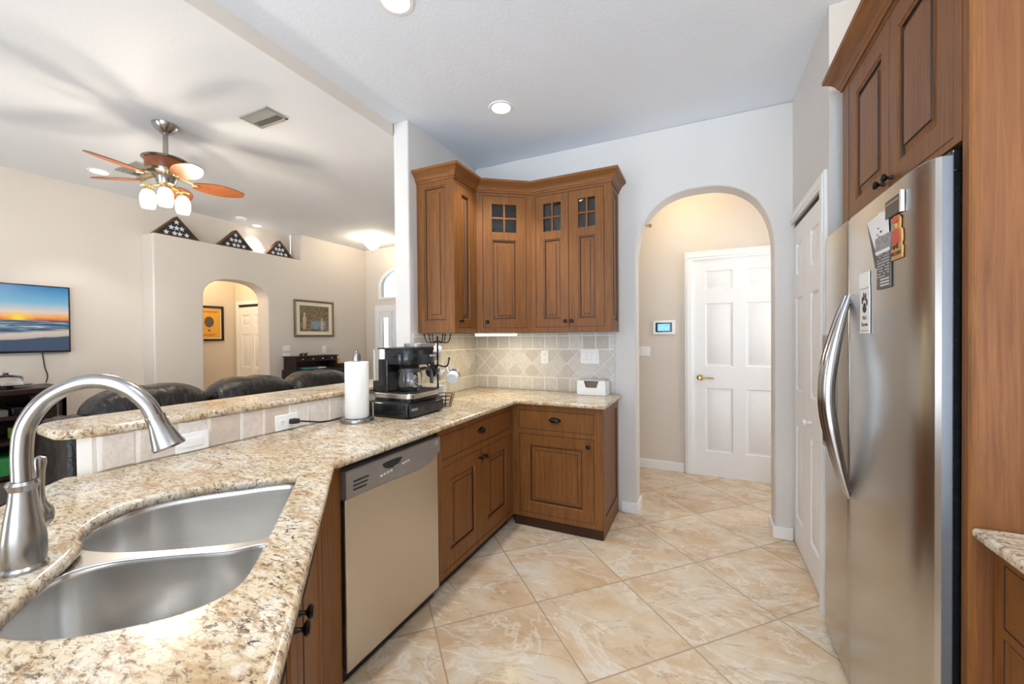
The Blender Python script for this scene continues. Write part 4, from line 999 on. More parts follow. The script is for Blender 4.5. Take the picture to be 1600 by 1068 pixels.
    for i in range(8):
        a = rad(-118); r_ = 0.0697
        m.add([(r_*cos(a+da), r_*sin(a+da), 0.028+i*0.009+dz) for da, dz in ((-0.16, 0), (0.10 if i % 2 else 0.2, 0), (0.10 if i % 2 else 0.2, 0.003), (-0.16, 0.003))], [(0, 1, 2, 3)])
    m.build('level_marks', M['white_txt'], k)
M['tank'] = glass('smoky_tank', (0.90, 0.96, 0.95, 1), 0.05, 1.12)
M['carafe_gray'] = plain('carafe_handle_gray', srgb(66, 66, 66), 0.35, var=0.08)
coffee()
def mug_tree():
    bx, by = -1.54, 2.185
    t = thing('mug_tree', 'black wire mug tree with basket base behind the coffee maker', 'mug rack', (bx, by, CZ))
    MB().tube([(-0.012, -0.03, 0.005), (-0.012, -0.03, 0.46)], 0.0055, 10).build('pole', M['bronze'], t)
    def hook(z, ang, r, lift):
        c = Vector((-0.012, -0.03, z)); d = Vector((cos(ang), sin(ang), 0))
        return smooth_open([c, c+d*r*0.5+Vector((0, 0, -0.012)), c+d*r*0.85+Vector((0, 0, -0.004)), c+d*r+Vector((0, 0, lift))], 5)
    m = MB(); ends = []
    for z, n, ph in ((0.43, 6, 0.5), (0.275, 6, 0.1)):
        for i in range(n):
            p = hook(z, ph+2*pi*i/n, 0.085, 0.04); MB().tube(p, 0.0035, 8).ball(tuple(p[-1]), 0.006, 10, 6).build('hook_arm', M['bronze'], t)
    b = MB()
    for z, r in ((0.006, 0.055), (0.03, 0.064), (0.055, 0.072), (0.08, 0.078)):
        b.tube([(r*cos(2*pi*i/32), r*sin(2*pi*i/32), z) for i in range(33)], 0.0022, 6)
    for i in range(10):
        a = 2*pi*i/10; b.tube([(0.055*cos(a), 0.055*sin(a), 0.002), (0.078*cos(a), 0.078*sin(a), 0.08)], 0.002, 6)
    b.tube([(-0.055, 0, 0.005), (0.055, 0, 0.005)], 0.002, 6); b.tube([(0, -0.055, 0.005), (0, 0.055, 0.005)], 0.002, 6)
    b.build('wire_basket', M['bronze'], t)
    def mug(label, centre, axis, mat, r=0.040, h=0.095, band=None, up=(0, 0, 1)):
        z = Vector(axis).normalized(); x = (Vector(up)-z*Vector(up).dot(z)).normalized(); y = z.cross(x)
        Rm = Matrix((x, y, z)).transposed(); loc = Vector(centre)-z*h/2
        g = thing('mug', label, 'mug', loc, 0, 'mugs on and under the mug tree'); g.rotation_euler = Rm.to_euler()
        mm = MB(); mm.lathe([(0.001, 0), (r*0.9, 0), (r, 0.006), (r, h), (r-0.002, h+0.002), (r-0.004, h), (r-0.005, 0.008), (0.001, 0.006)], seg=28, cap0=False, cap1=False)
        mm.build('cup', mat, g)
        hp = smooth_open([(r-0.003, 0, h*0.78), (r+0.022, 0, h*0.80), (r+0.031, 0, h*0.5), (r+0.022, 0, h*0.22), (r-0.003, 0, h*0.2)], 6)
        MB().tube(hp, 0.0055, 10, flat=(1.3, 0.8)).build('handle', mat, g)
        if band: MB().lathe([(r+0.0006, h*0.50), (r+0.0006, h*0.92)], seg=28, cap0=False, cap1=False).build('printed_band', band, g)
        return g
    mug('white mug hanging at the top right of the mug tree', (-1.60, 2.215, 1.265), (-0.5, 0.55, -0.65), M['ceramic'], 0.034, 0.085)
    mug('white mug with gray printed band hanging lower right on the mug tree', (-1.515, 2.275, 1.105), (-0.35, 0.85, 0.28), M['ceramic'], 0.040, 0.095, M['band'], (-0.45, -0.2, 1))
    mug('plain white mug hanging just behind the tree pole', (-1.615, 2.235, 1.130), (-0.75, -0.25, 0.35), M['ceramic'], 0.038, 0.09, None, (0.5, 0, 1))
    mug('black mug hanging beside the carafe handle', (-1.545, 2.090, 1.155), (-0.3, 0.9, 0.1), M['black'], 0.036, 0.075)
    mug('white mug standing on the counter behind the wire basket', (-1.66, 2.315, CZ+0.0605), (0, 0, 1), M['ceramic'], 0.048, 0.12, None, (-1, 0.6, 0))
M['band'] = plain('mug_print', srgb(96, 100, 96), 0.4, var=0.4, scale=160)
mug_tree()
def napkin_box():
    t = thing('cardboard_box', 'small white open-notched box on the counter at the arch end', 'box', (-0.772, 3.11, CZ))
    w, d, h, k = 0.114, 0.068, 0.112, 0.002
    m = MB(); front_ = [(-w, 0), (w, 0), (w, h), (0.058, h), (0.042, 0.058), (-0.042, 0.058), (-0.058, h), (-w, h)]
    m.prism(front_, -d, -d+k, ax='y'); m.box(-w, w, d-k, d, 0, h); m.box(-w, -w+k, -d, d, 0, h); m.box(w-k, w, -d, d, 0, h); m.box(-w, w, -d, d, 0, k)
    m.prism([(-w, -0.03), (-0.058, -d), (0.058, -d), (w, -0.03), (w, d), (-w, d)][::1], h-k, h)
    m.build('carton', M['cardboard'], t)
    MB().box(-w+0.003, w-0.003, -0.02, -0.018, 0.003, h-0.003).build('inner_flap', M['brownboard'], t)
napkin_box()

# ------------------------------------------------------------------ outlets, switches, keypad
def outlet(label, loc, rotz, w=0.07, h=0.115, horizontal=False, kind='outlet', gangs=1, mat='white_pl', group=None, name=None):
    nm = name or ('electrical_outlet' if kind == 'outlet' else 'light_switch')
    t = thing(nm, label, 'outlet' if kind == 'outlet' else 'switch', loc, rotz, group)
    W_, H_ = (h, w) if horizontal else (w, h)
    MB().box(-W_/2, W_/2, -0.006, 0, -H_/2, H_/2).build('cover_plate', M[mat], t, bevel=0.003)
    if kind == 'outlet':
        for s in (-1, 1):
            cx, cz = (s*h*0.21, 0) if horizontal else (0, s*h*0.21)
            f = MB().prism([(cx+0.016*cos(2*pi*k/20), cz+0.0155*sin(2*pi*k/20)) for k in range(20)], -0.0085, -0.005, ax='y').build('socket', M[mat], t)
            m = MB()
            for sx in (-0.006, 0.006):
                if horizontal: m.box(cx-0.004, cx+0.004, -0.009, -0.008, cz+sx-0.0012, cz+sx+0.0012)
                else: m.box(cx+sx-0.0012, cx+sx+0.0012, -0.009, -0.008, cz-0.002, cz+0.006)
            m.box(cx-0.002+(0.009 if horizontal else 0), cx+0.002+(0.009 if horizontal else 0), -0.009, -0.008, cz-0.009+(0.007 if horizontal else 0), cz-0.006+(0.007 if horizontal else 0))
            m.build('slot', M['black_m'], f)
    else:
        n = gangs
        for i in range(n):
            c = (i-(n-1)/2)*(W_-0.02)/n if not horizontal else 0
            b = (W_-0.03)/n/2*0.82
            if horizontal: MB().box(-W_*0.3, W_*0.3, -0.0095, -0.005, -H_*0.24, H_*0.24).build('rocker', M[mat], t, bevel=0.002)
            else: MB().box(c-b, c+b, -0.0095, -0.005, -H_*0.28, H_*0.28).build('rocker', M[mat], t, bevel=0.002)
    return t
outlet('wide white switch plate on the bar tile, nearest the faucet', (-1.8595, 0.912, 0.953), pi/2, 0.075, 0.118, True, 'switch')
outlet('white duplex outlet on the bar tile with a black plug in it', (-1.8595, 1.318, 0.956), pi/2, 0.075, 0.118, True)
outlet('white duplex outlet on the diamond backsplash tile', (-1.202, 3.1915, 1.196), 0)
outlet('wide white three-switch plate on the backsplash tile near the arch', (-0.817, 3.1915, 1.206), 0, 0.155, 0.120, False, 'switch', 3)
outlet('white double switch on the hall wall left of the door', (-0.545, 4.37, 1.208), 0, 0.114, 0.10, False, 'switch', 2)
outlet('white outlet low on the living room wall beside the black stand', (-5.25, 1.60, 0.62), pi/2, 0.07, 0.115)
outlet('upper white switch plate on the living room wall left of the desk', (-5.03, 3.58, 1.245), pi/2, 0.105, 0.075, False, 'switch', 2)
outlet('lower white switch plate on the living room wall left of the desk', (-5.03, 3.585, 1.145), pi/2, 0.105, 0.075, False, 'switch', 2)
outlet('small white plate with a night light under the framed picture', (-5.03, 4.18, 1.21), pi/2, 0.075, 0.11, False, 'switch', 1)
def keypad():
    t = thing('alarm_keypad', 'white wall keypad with a lit blue screen left of the hall door', 'keypad', (-0.355, 4.37, 1.452))
    MB().box(-0.107, 0.107, -0.02, 0, -0.071, 0.071).build('case', M['white_pl'], t, bevel=0.008)
    MB().box(-0.078, 0.078, -0.022, -0.018, -0.048, 0.048).build('bezel', M['black'], t, bevel=0.003)
    MB().box(-0.058, 0.058, -0.0235, -0.021, -0.035, 0.035).build('screen', M['lcd'], t)
    m = MB()
    for k in range(5): m.box(-0.045+k*0.02, -0.033+k*0.02, -0.0242, -0.0230, -0.02+0.008*(k % 3), -0.006+0.008*(k % 3))
    m.build('icon', M['white_pl'], t)
keypad()
def power_cord():
    pts = smooth_open([(-1.835, 1.352, 0.955), (-1.815, 1.40, 0.945), (-1.800, 1.47, 0.930), (-1.80, 1.54, 0.924), (-1.815, 1.60, 0.922), (-1.815, 1.68, 0.922), (-1.785, 1.76, 0.922)], 8)
    t = thing('power_cord', 'black power cord running from the bar outlet to the coffee maker', 'cord', (-1.845, 1.345, 0.956))
    MB().tube(pts, 0.0042, 8).build('cable', M['black_m'], t, world=True)
    MB().prism([(-1.8500, 1.325), (-1.8500, 1.362), (-1.826, 1.358), (-1.815, 1.362), (-1.815, 1.345), (-1.826, 1.329)], 0.944, 0.968).build('plug', M['black_m'], t, world=True, bevel=0.003)
power_cord()

# ------------------------------------------------------------------ ceiling fittings
def downlight(label, x, y, z, r=0.075, power=0, group='recessed ceiling lights'):
    t = thing('recessed_light', label, 'ceiling light', (x, y, z), 0, group)
    MB().lathe([(r*0.74, -0.002), (r*0.80, -0.006), (r, -0.005), (r*1.03, 0.0), (r*0.74, 0.0)], seg=36, cap0=False, cap1=False).build('trim_ring', M['trim'], t)
    MB().lathe([(r*0.76, -0.003), (r*0.5, -0.006), (0.001, -0.007)], seg=36, cap0=False).build('bulb', M['led'], t)
    if power: spot('downlight_or_fill', (x, y, z-0.03), power, (0.95, 0.97, 1.0), 84, 0.5, r*0.6)
downlight('recessed ceiling light in the kitchen nearest the corner wall cabinets', -1.214, 2.43, 2.90, 0.080, 24)
downlight('recessed ceiling light cut by the top edge of the photo', -1.26, 1.455, 2.90, 0.080, 24)
downlight('recessed ceiling light in the living room above the television wall', -4.694, 1.641, 2.82, 0.075, 10)
downlight('recessed light over the flag ledge niche', -5.145, 3.288, 2.82, 0.060, 10)
def vent(label, x, y, z, w, d, rot=0):
    t = thing('ceiling_vent', label, 'vent', (x, y, z), rot, 'ceiling air vents')
    m = MB(); m.box(-w/2, w/2, -d/2, -d/2+0.016, -0.010, 0); m.box(-w/2, w/2, d/2-0.016, d/2, -0.010, 0); m.box(-w/2, -w/2+0.016, -d/2, d/2, -0.010, 0); m.box(w/2-0.016, w/2, -d/2, d/2, -0.010, 0)
    m.build('frame', M['vent'], t, bevel=0.002)
    MB().box(-w/2+0.01, w/2-0.01, -d/2+0.01, d/2-0.01, -0.002, 0).build('duct', M['black_m'], t)
    s = MB(); n = 9
    for k in range(n):
        yy = -d/2+0.022+(d-0.044)*k/(n-1); tilt = 0.0022*(1 if k < n/2 else -1)
        s.prism([(yy-0.0015-tilt, -0.002), (yy+0.0015-tilt, -0.002), (yy+0.0015+tilt, -0.010), (yy-0.0015+tilt, -0.010)], -w/2+0.014, w/2-0.014, ax='x')
    s.build('louvre', M['vent'], t)
M['vent'] = plain('vent_gray', srgb(176, 172, 164), 0.5, 0.2, 0.03)
vent('gray ceiling vent in the living room nearest the kitchen', -2.60, 1.718, 2.82, 0.27, 0.15)
vent('gray ceiling vent partly behind the ceiling fan', -4.33, 1.76, 2.82, 0.36, 0.17)
def smoke():
    t = thing('smoke_detector', 'small white smoke detector on the ceiling before the flag ledge', 'smoke detector', (-4.98, 3.0, 2.82))
    MB().lathe([(0.062, 0), (0.062, -0.012), (0.056, -0.024), (0.040, -0.032), (0.001, -0.033)], seg=28).build('body', M['white_pl'], t)
    MB().lathe([(0.057, -0.020), (0.0595, -0.016), (0.0605, -0.012), (0.058, -0.012)], seg=28, cap0=False, cap1=False).build('grille_ring', M['vent'], t)
smoke()
def dome():
    t = thing('flush_dome_light', 'lit glass bowl ceiling light near the entry wall', 'ceiling light', (-4.325, 4.445, 2.82))
    MB().lathe([(0.055, 0), (0.055, -0.012), (0.035, -0.024), (0.012, -0.030), (0.012, -0.07), (0.03, -0.075), (0.03, -0.08), (0.008, -0.085), (0.008, -0.17), (0.014, -0.178), (0.010, -0.19), (0.001, -0.198)], seg=24).build('stem', M['nickel'], t)
    MB().lathe([(0.020, -0.165), (0.060, -0.150), (0.085, -0.118), (0.098, -0.100), (0.118, -0.094), (0.116, -0.090), (0.095, -0.096), (0.080, -0.114), (0.055, -0.145), (0.02, -0.160)], seg=32, cap0=False, cap1=False).build('glass_bowl', M['frost2'], t)
    lamp('dome_glow', (-4.325, 4.445, 2.74), 12, (1, 0.88, 0.68), 0.08)
dome()
def fan():
    t = thing('ceiling_fan', 'five-blade reddish wood ceiling fan with three lit glass shades', 'ceiling fan', (-3.285, 1.485, 2.82))
    MB().lathe([(0.072, 0), (0.070, -0.012), (0.060, -0.030), (0.040, -0.050), (0.028, -0.062), (0.001, -0.064)], seg=32).build('canopy', M['nickel'], t)
    MB().lathe([(0.015, -0.05), (0.015, -0.215), (0.026, -0.222), (0.05, -0.235)], seg=20).build('downrod', M['nickel'], t)
    MB().lathe([(0.03, -0.225), (0.075, -0.232), (0.125, -0.236), (0.130, -0.242), (0.122, -0.250), (0.1, -0.252)], seg=40).build('motor_cap', M['nickel'], t)
    MB().lathe([(0.112, -0.250), (0.112, -0.300), (0.105, -0.318)], seg=40).build('motor_housing', M['blade'], t)
    MB().lathe([(0.106, -0.316), (0.100, -0.330), (0.075, -0.345), (0.06, -0.36), (0.05, -0.40), (0.03, -0.415), (0.001, -0.416)], seg=40).build('switch_housing', M['nickel'], t)
    for k in range(5):
        a = rad(-4+72*k)
        b = MB(); L0, L1 = 0.145, 0.445; up = []; n = 18
        pts = []
        for i in range(n+1):
            u = i/n; x = L0+(L1-L0)*u; w = 0.018+0.055*sin(pi*min(1, u*0.93+0.05))**0.75*(1 if u < 0.97 else 0.55); pts.append((x, w))
        poly = [(x, w) for x, w in pts]+[(x, -w) for x, w in reversed(pts)]
        b.prism(poly, -0.003, 0.003)
        b.xf(Matrix.Rotation(a, 4, 'Z') @ Matrix.Translation((0, 0, -0.375)) @ Matrix.Rotation(rad(-14), 4, 'X'))
        bl = b.build('blade', M['blade'], t)
        i_ = MB(); i_.tube([(0.07, 0, -0.345), (0.11, 0, -0.358), (0.15, 0, -0.372), (0.19, 0, -0.378)], [0.012, 0.010, 0.014, 0.006], 10, flat=(1.4, 0.6)); i_.tube([(0.14, 0.0, -0.376), (0.17, 0.022, -0.374)], 0.006, 8); i_.tube([(0.14, 0.0, -0.376), (0.17, -0.022, -0.380)], 0.006, 8)
        i_.xf(Matrix.Rotation(a, 4, 'Z')); i_.build('blade_iron', M['leafgold'], bl)
    for ang in (235, 333, 88):
        a = rad(ang); cx, cy = 0.095*cos(a), 0.095*sin(a)
        s = MB().lathe([(0.016, -0.452), (0.030, -0.462), (0.041, -0.490), (0.044, -0.520), (0.041, -0.552), (0.034, -0.572), (0.030, -0.568), (0.038, -0.545), (0.041, -0.520), (0.038, -0.49), (0.026, -0.465), (0.014, -0.458)], (cx, cy, 0), 24, cap0=False, cap1=False).build('lamp_shade', M['frost'], t)
        l = MB(); l.tube([(cx*0.3, cy*0.3, -0.405), (cx*0.7, cy*0.7, -0.418), (cx, cy, -0.430)], 0.007, 10); l.lathe([(0.018, -0.455), (0.018, -0.435), (0.008, -0.428)], (cx, cy, 0), 16)
        for q in range(8):
            b = 2*pi*q/8; d = Vector((cos(b), sin(b), 0)); c0 = Vector((cx, cy, -0.440))
            l.tube([c0, c0+d*0.022+Vector((0, 0, 0.014)), c0+d*0.040+Vector((0, 0, 0.006))], [0.006, 0.005, 0.001], 6)
        l.build('leaf_fitter', M['leafgold'], s)
        lamp('fan_bulb', (-3.285+cx, 1.485+cy, 2.82-0.60), 6, (1, 0.90, 0.76), 0.03)
M['leafgold'] = plain('antique_leaf_metal', srgb(190, 170, 120), 0.3, 0.9, 0.1)
fan()
def arch_bell():
    t = thing('arch_sensor', 'small brass motion sensor under the curve of the kitchen arch', 'sensor', (-0.365, 3.30, 2.215))
    MB().lathe([(0.004, -0.01), (0.012, -0.006), (0.016, 0.004), (0.012, 0.016), (0.001, 0.020)], seg=14).build('cup', M['brass'], t)
    MB().box(-0.03, -0.005, -0.01, 0.01, 0.0, 0.012).build('bracket', M['brass'], t)
arch_bell()

# ------------------------------------------------------------------ living room
def flag_case(label, y0, y1, n):
    t = thing('flag_case', label, 'flag case', (-5.06, (y0+y1)/2, 2.4605), pi/2, 'folded flag cases on the ledge')
    h = (y1-y0)/2; z = h*1.05; fw = 0.018
    out = [(-h, 0), (h, 0), (0, z)]
    inn = [(-h+fw*2.3, fw), (h-fw*2.3, fw), (0, z-fw*1.5)]
    m = MB(); vs = [(x, -0.012, q) for x, q in out]+[(x, -0.012, q) for x, q in inn]+[(x, 0.07, q) for x, q in out]+[(x, 0.07, q) for x, q in inn]; fs = []
    for i in range(3):
        j = (i+1) % 3; fs += [(i, j, 3+j, 3+i), (6+i, 6+j, 9+j, 9+i), (i, j, 6+j, 6+i), (3+i, 3+j, 9+j, 9+i)]
    m.add(vs, fs); m.build('frame', M['walnut'], t)
    f = MB().prism(inn, 0.004, 0.06, ax='y').build('folded_flag', M['navy'], t)
    s = MB()
    def star(cx, cz, r):
        p = []
        for k in range(10):
            rr_ = r if k % 2 == 0 else r*0.42; a = pi/2+pi*k/5; p.append((cx+rr_*cos(a), cz+rr_*sin(a)))
        s.prism(p, 0.001, 0.005, ax='y')
    for fx, fz in ((0, 0.72), (-0.27, 0.44), (0.0, 0.44), (0.27, 0.44), (-0.52, 0.17), (-0.10, 0.17), (0.16, 0.17), (0.52, 0.17))[:n]: star(fx*h*0.85, fz*z, 0.029)
    s.build('star', M['star'], f)
flag_case('triangular flag case leftmost on the ledge, below the ceiling fan', 2.165, 2.585, 8)
flag_case('triangular flag case in the middle of the ledge', 2.77, 3.185, 8)
flag_case('triangular flag case rightmost on the ledge, at the niche end', 3.33, 3.73, 8)
def tv():
    t = thing('television', 'wall mounted flat television showing a beach sunset', 'television', (-5.25, 1.05, 1.265))
    MB().box(0.012, 0.05, -0.50, 0.555, 0.0, 0.585).build('bezel', M['black'], t, bevel=0.004)
    MB().box(0.047, 0.0515, -0.488, 0.543, 0.018, 0.574).build('screen', M['screen'], t)
    MB().box(0.0, 0.014, -0.2, 0.2, 0.15, 0.45).build('wall_mount', M['black_m'], t)
    MB().tube(smooth_open([(-5.232, 1.437, 1.27), (-5.24, 1.445, 1.20), (-5.238, 1.452, 1.13), (-5.24, 1.468, 1.06), (-5.235, 1.455, 1.0)], 6), 0.004, 8).build('power_cable', M['black_m'], t, world=True)
tv()
def tv_stand():
    t = thing('media_stand', 'dark espresso media stand with open shelves under the television', 'media stand', (-5.22, 0.25, 0))
    m = MB(); D = 0.47; Wd = 1.185
    m.box(0, D+0.02, -0.02, Wd+0.02, 0.955, 0.995); t1 = m.build('top', M['espresso'], t, bevel=0.006)
    m = MB(); m.box(0, D, 0.0, 0.03, 0, 0.955); m.box(0, D, Wd-0.03, Wd, 0, 0.955); m.box(0, 0.02, 0, Wd, 0, 0.955); m.build('side_panel', M['espresso'], t, bevel=0.003)
    for z in (0.10, 0.32, 0.575, 0.765): MB().box(0.02, D-0.01, 0.03, Wd-0.03, z, z+0.028).build('shelf', M['espresso'], t, bevel=0.002)
    leaf(0.19, 0.84, 0.02, [(0.04, 0.15, 0.16, 0.88)], [(0, 0, 0), (0.01, 0.008, 0)], x0=0, z0=0.1).xf(Matrix.Translation((D, Wd-0.195, 0)) @ Matrix.Rotation(pi/2, 4, 'Z')).build('door', M['espresso'], t)
    def item(name, label, cat, x0, x1, y0, y1, z, h, mat, bevel=0.004):
        o = MB().box(x0-(x0+x1)/2, x1-(x0+x1)/2, y0-(y0+y1)/2, y1-(y0+y1)/2, 0, h).build(name, mat, loc=((x0+x1)/2, (y0+y1)/2, z+0.0005), bevel=bevel); return tag(o, label, cat)
    item('disc_player', 'black disc player on the upper shelf of the media stand', 'player', -5.1, -4.78, 1.15, 1.21, 0.793, 0.06, M['black'])
    item('stack_of_papers', 'flat gray stack on the upper shelf at the left photo edge', 'papers', -5.1, -4.77, 1.03, 1.13, 0.793, 0.05, M['grayfab'])
    item('board_game', 'small yellow and green box on the middle shelf of the media stand', 'box', -4.95, -4.79, 1.165, 1.22, 0.603, 0.085, M['yg'])
    item('board_game', 'flat green box on the lower shelf behind the faucet', 'box', -5.1, -4.76, 0.97, 1.20, 0.348, 0.13, M['green'])
    item('fabric_bin', 'gray fabric bin at the bottom of the media stand', 'bin', -5.15, -4.76, 0.90, 1.20, 0.128, 0.17, M['grayfab'], 0.02)
    c = thing('cake_dome', 'clear glass cake dome on a dark plate on the media stand', 'cake dome', (-4.98, 1.17, 0.9955))
    MB().lathe([(0.04, 0), (0.04, 0.012), (0.135, 0.022), (0.14, 0.028), (0.001, 0.026)], seg=32).build('plate', M['black'], c)
    MB().lathe([(0.088, 0.028), (0.090, 0.075), (0.080, 0.092), (0.04, 0.102), (0.018, 0.106), (0.012, 0.116), (0.018, 0.126), (0.010, 0.135), (0.001, 0.136)], seg=32, cap0=False).build('dome', M['glass'], c)
M['yg'] = plain('yellow_green_box', srgb(130, 160, 50), 0.5, var=0.35, scale=12)
tv_stand()
def sofa():
    t = thing('leather_sofa', 'dark brown leather sofa seen from behind over the bar', 'sofa', (-3.35, 1.95, 0))
    X0, X1, Y0, Y1 = -4.05, -3.10, 1.06, 3.05
    MB().box(X0, X1, Y0, Y1, 0.06, 0.42).build('base', M['leather'], t, world=True, bevel=0.05, seg=4)
    MB().box(X1-0.17, X1, Y0, Y1, 0.10, 0.90).build('back_frame', M['leather'], t, world=True, bevel=0.06, seg=4)
    def puff(name, c, s, e=0.55, seed=0):
        m = MB(); U, V = 28, 18; rings = []
        rnd = random.Random(seed); ph = [rnd.uniform(0, 6) for _ in range(6)]
        for j in range(V+1):
            th = -pi/2+pi*j/V; ring = []
            for i in range(U):
                a = 2*pi*i/U
                f = lambda v: math.copysign(abs(v)**e, v)
                x, y, z = f(cos(th))*f(cos(a)), f(cos(th))*f(sin(a)), f(sin(th))
                k = 1+0.025*sin(5*a+ph[0]+2*z)*cos(th)+0.02*sin(9*y+ph[1])
                ring.append((c[0]+x*s[0]*k, c[1]+y*s[1], c[2]+z*s[2]*k))
            rings.append(ring)
        return m.loft(rings).build(name, M['leather'], t, world=True, sub=1)
    for k, (a, b) in enumerate(((1.07, 1.735), (1.745, 2.375), (2.385, 3.03))):
        puff('back_cushion', (-3.36, (a+b)/2, 0.80), (0.20, (b-a)/2+0.008, 0.268), 0.62, k)
        puff('seat_cushion', (-3.72, (a+b)/2, 0.47), (0.36, (b-a)/2, 0.12), 0.45, k+5)
    puff('armrest', (-3.27, 0.995, 0.50), (0.23, 0.085, 0.43), 0.38, 9)
    puff('armrest', (-3.52, 3.18, 0.42), (0.50, 0.15, 0.30), 0.38, 10)
    [MB().box(x-0.03, x+0.03, y-0.03, y+0.03, 0, 0.08).build('foot', M['espresso'], t, world=True) for x in (-3.95, -3.2) for y in (1.15, 2.95)]
sofa()
def framed_print():
    t = thing('framed_print', 'framed print of figures by water on the living room wall', 'picture', (-5.03, 4.02, 1.655), pi/2)
    w, h = 0.322, 0.256
    m = MB(); rings = [(rect_ring((-w, w, -h, h), i, y), 0) for i, y in ((0, 0), (0, -0.022), (0.006, -0.028), (0.018, -0.026), (0.026, -0.014), (0.026, -0.006))]
    for (a, _), (b, _) in zip(rings, rings[1:]):
        for i in range(4): m.quad(a[i], a[(i+1) % 4], b[(i+1) % 4], b[i])
    m.build('frame', M['gold'], t)
    MB().box(-w+0.02, w-0.02, -0.008, -0.004, -h+0.02, h-0.02).build('mat_board', M['mat_b'], t)
    p = MB().box(-w+0.085, w-0.085, -0.0095, -0.007, -h+0.075, h-0.075).build('picture', M['art'], t)
    f = MB()
    for x, z, s in ((-0.165, -0.02, 1.0), (0.12, -0.06, 0.85)):
        f.prism([(x-0.022*s, z-0.13*s), (x-0.002, z-0.13*s), (x, z-0.04*s), (x+0.004, z-0.13*s), (x+0.022*s, z-0.13*s), (x+0.026*s, z+0.02*s), (x+0.012*s, z+0.06*s), (x+0.014*s, z+0.085*s), (x-0.014*s, z+0.085*s), (x-0.012*s, z+0.06*s), (x-0.028*s, z+0.02*s)], -0.0102, -0.0090, ax='y')
    f.prism([(-0.20, 0.062), (-0.13, 0.062), (-0.15, 0.072), (-0.158, 0.09), (-0.172, 0.09), (-0.18, 0.072)], -0.0104, -0.0090, ax='y')
    f.build('painted_figure', M['figure'], p)
def art_mat():
    n = NT('watercolour_print'); c = n.n('ShaderNodeTexCoord'); sp = n.n('ShaderNodeSeparateXYZ'); n.l(c.outputs['Generated'], sp.inputs[0])
    nz = n.noise(n.coord((6, 1, 6), kind='Generated'), 2.2, 7, 0.7, 1.2)
    land = n.ramp(nz, [(0.3, srgb(38, 44, 40)), (0.45, srgb(92, 84, 62)), (0.55, srgb(150, 122, 82)), (0.66, srgb(88, 104, 78)), (0.8, srgb(196, 184, 160))])
    wat = n.ramp(n.noise(n.coord((4, 1, 16), kind='Generated'), 2.5, 5), [(0.35, srgb(64, 98, 130)), (0.6, srgb(150, 176, 186))])
    bx = n.math('MULTIPLY', n.ramp(sp.outputs[0], [(0.34, (0, 0, 0, 1)), (0.42, (1, 1, 1, 1)), (0.86, (1, 1, 1, 1)), (0.92, (0, 0, 0, 1))]), n.ramp(sp.outputs[2], [(0.08, (0, 0, 0, 1)), (0.14, (1, 1, 1, 1)), (0.36, (1, 1, 1, 1)), (0.46, (0, 0, 0, 1))]))
    return n.set(n.mix(bx, land, wat), 0.6)
M['art'] = art_mat(); M['figure'] = plain('painted_figure', srgb(202, 168, 142), 0.6, var=0.15, scale=60)
framed_print()
def poster():
    t = thing('framed_poster', 'yellow poster in a dark frame seen through the living room arch', 'picture', (-6.2, 3.25, 1.595), pi/2)
    w, h = 0.205, 0.243
    m = MB(); rings = [rect_ring((-w, w, -h, h), i, y) for i, y in ((0, 0), (0, -0.02), (0.004, -0.024), (0.024, -0.024), (0.028, -0.018), (0.028, -0.004))]
    for a, b in zip(rings, rings[1:]):
        for i in range(4): m.quad(a[i], a[(i+1) % 4], b[(i+1) % 4], b[i])
    m.build('frame', M['espresso'], t)
    MB().box(-w+0.02, w-0.02, -0.006, -0.002, -h+0.02, h-0.02).build('mat_board', M['mat_b'], t)
    p = MB().box(-w+0.042, w-0.042, -0.0075, -0.005, -h+0.045, h-0.05).build('poster_sheet', M['poster'], t)
    e = [(0.02+0.06*cos(2*pi*k/28), 0.02+0.075*sin(2*pi*k/28)) for k in range(28)]
    g = MB().prism(e, -0.0085, -0.007, ax='y'); g.prism([(0.005, -0.085), (0.035, -0.085), (0.032, -0.11), (0.008, -0.11)], -0.0085, -0.007, ax='y')
    g.build('balloon', M['grayfab'], p)
    b = MB(); b.box(-0.12, 0.12, -0.0085, -0.007, 0.155, 0.168); b.box(-0.09, 0.11, -0.0085, -0.007, -0.155, -0.148); b.box(-0.06, 0.08, -0.0085, -0.007, -0.172, -0.165); b.build('printed_line', M['red'], p)
M['poster'] = plain('poster_yellow', srgb(222, 168, 62), 0.7, var=0.08)
poster()
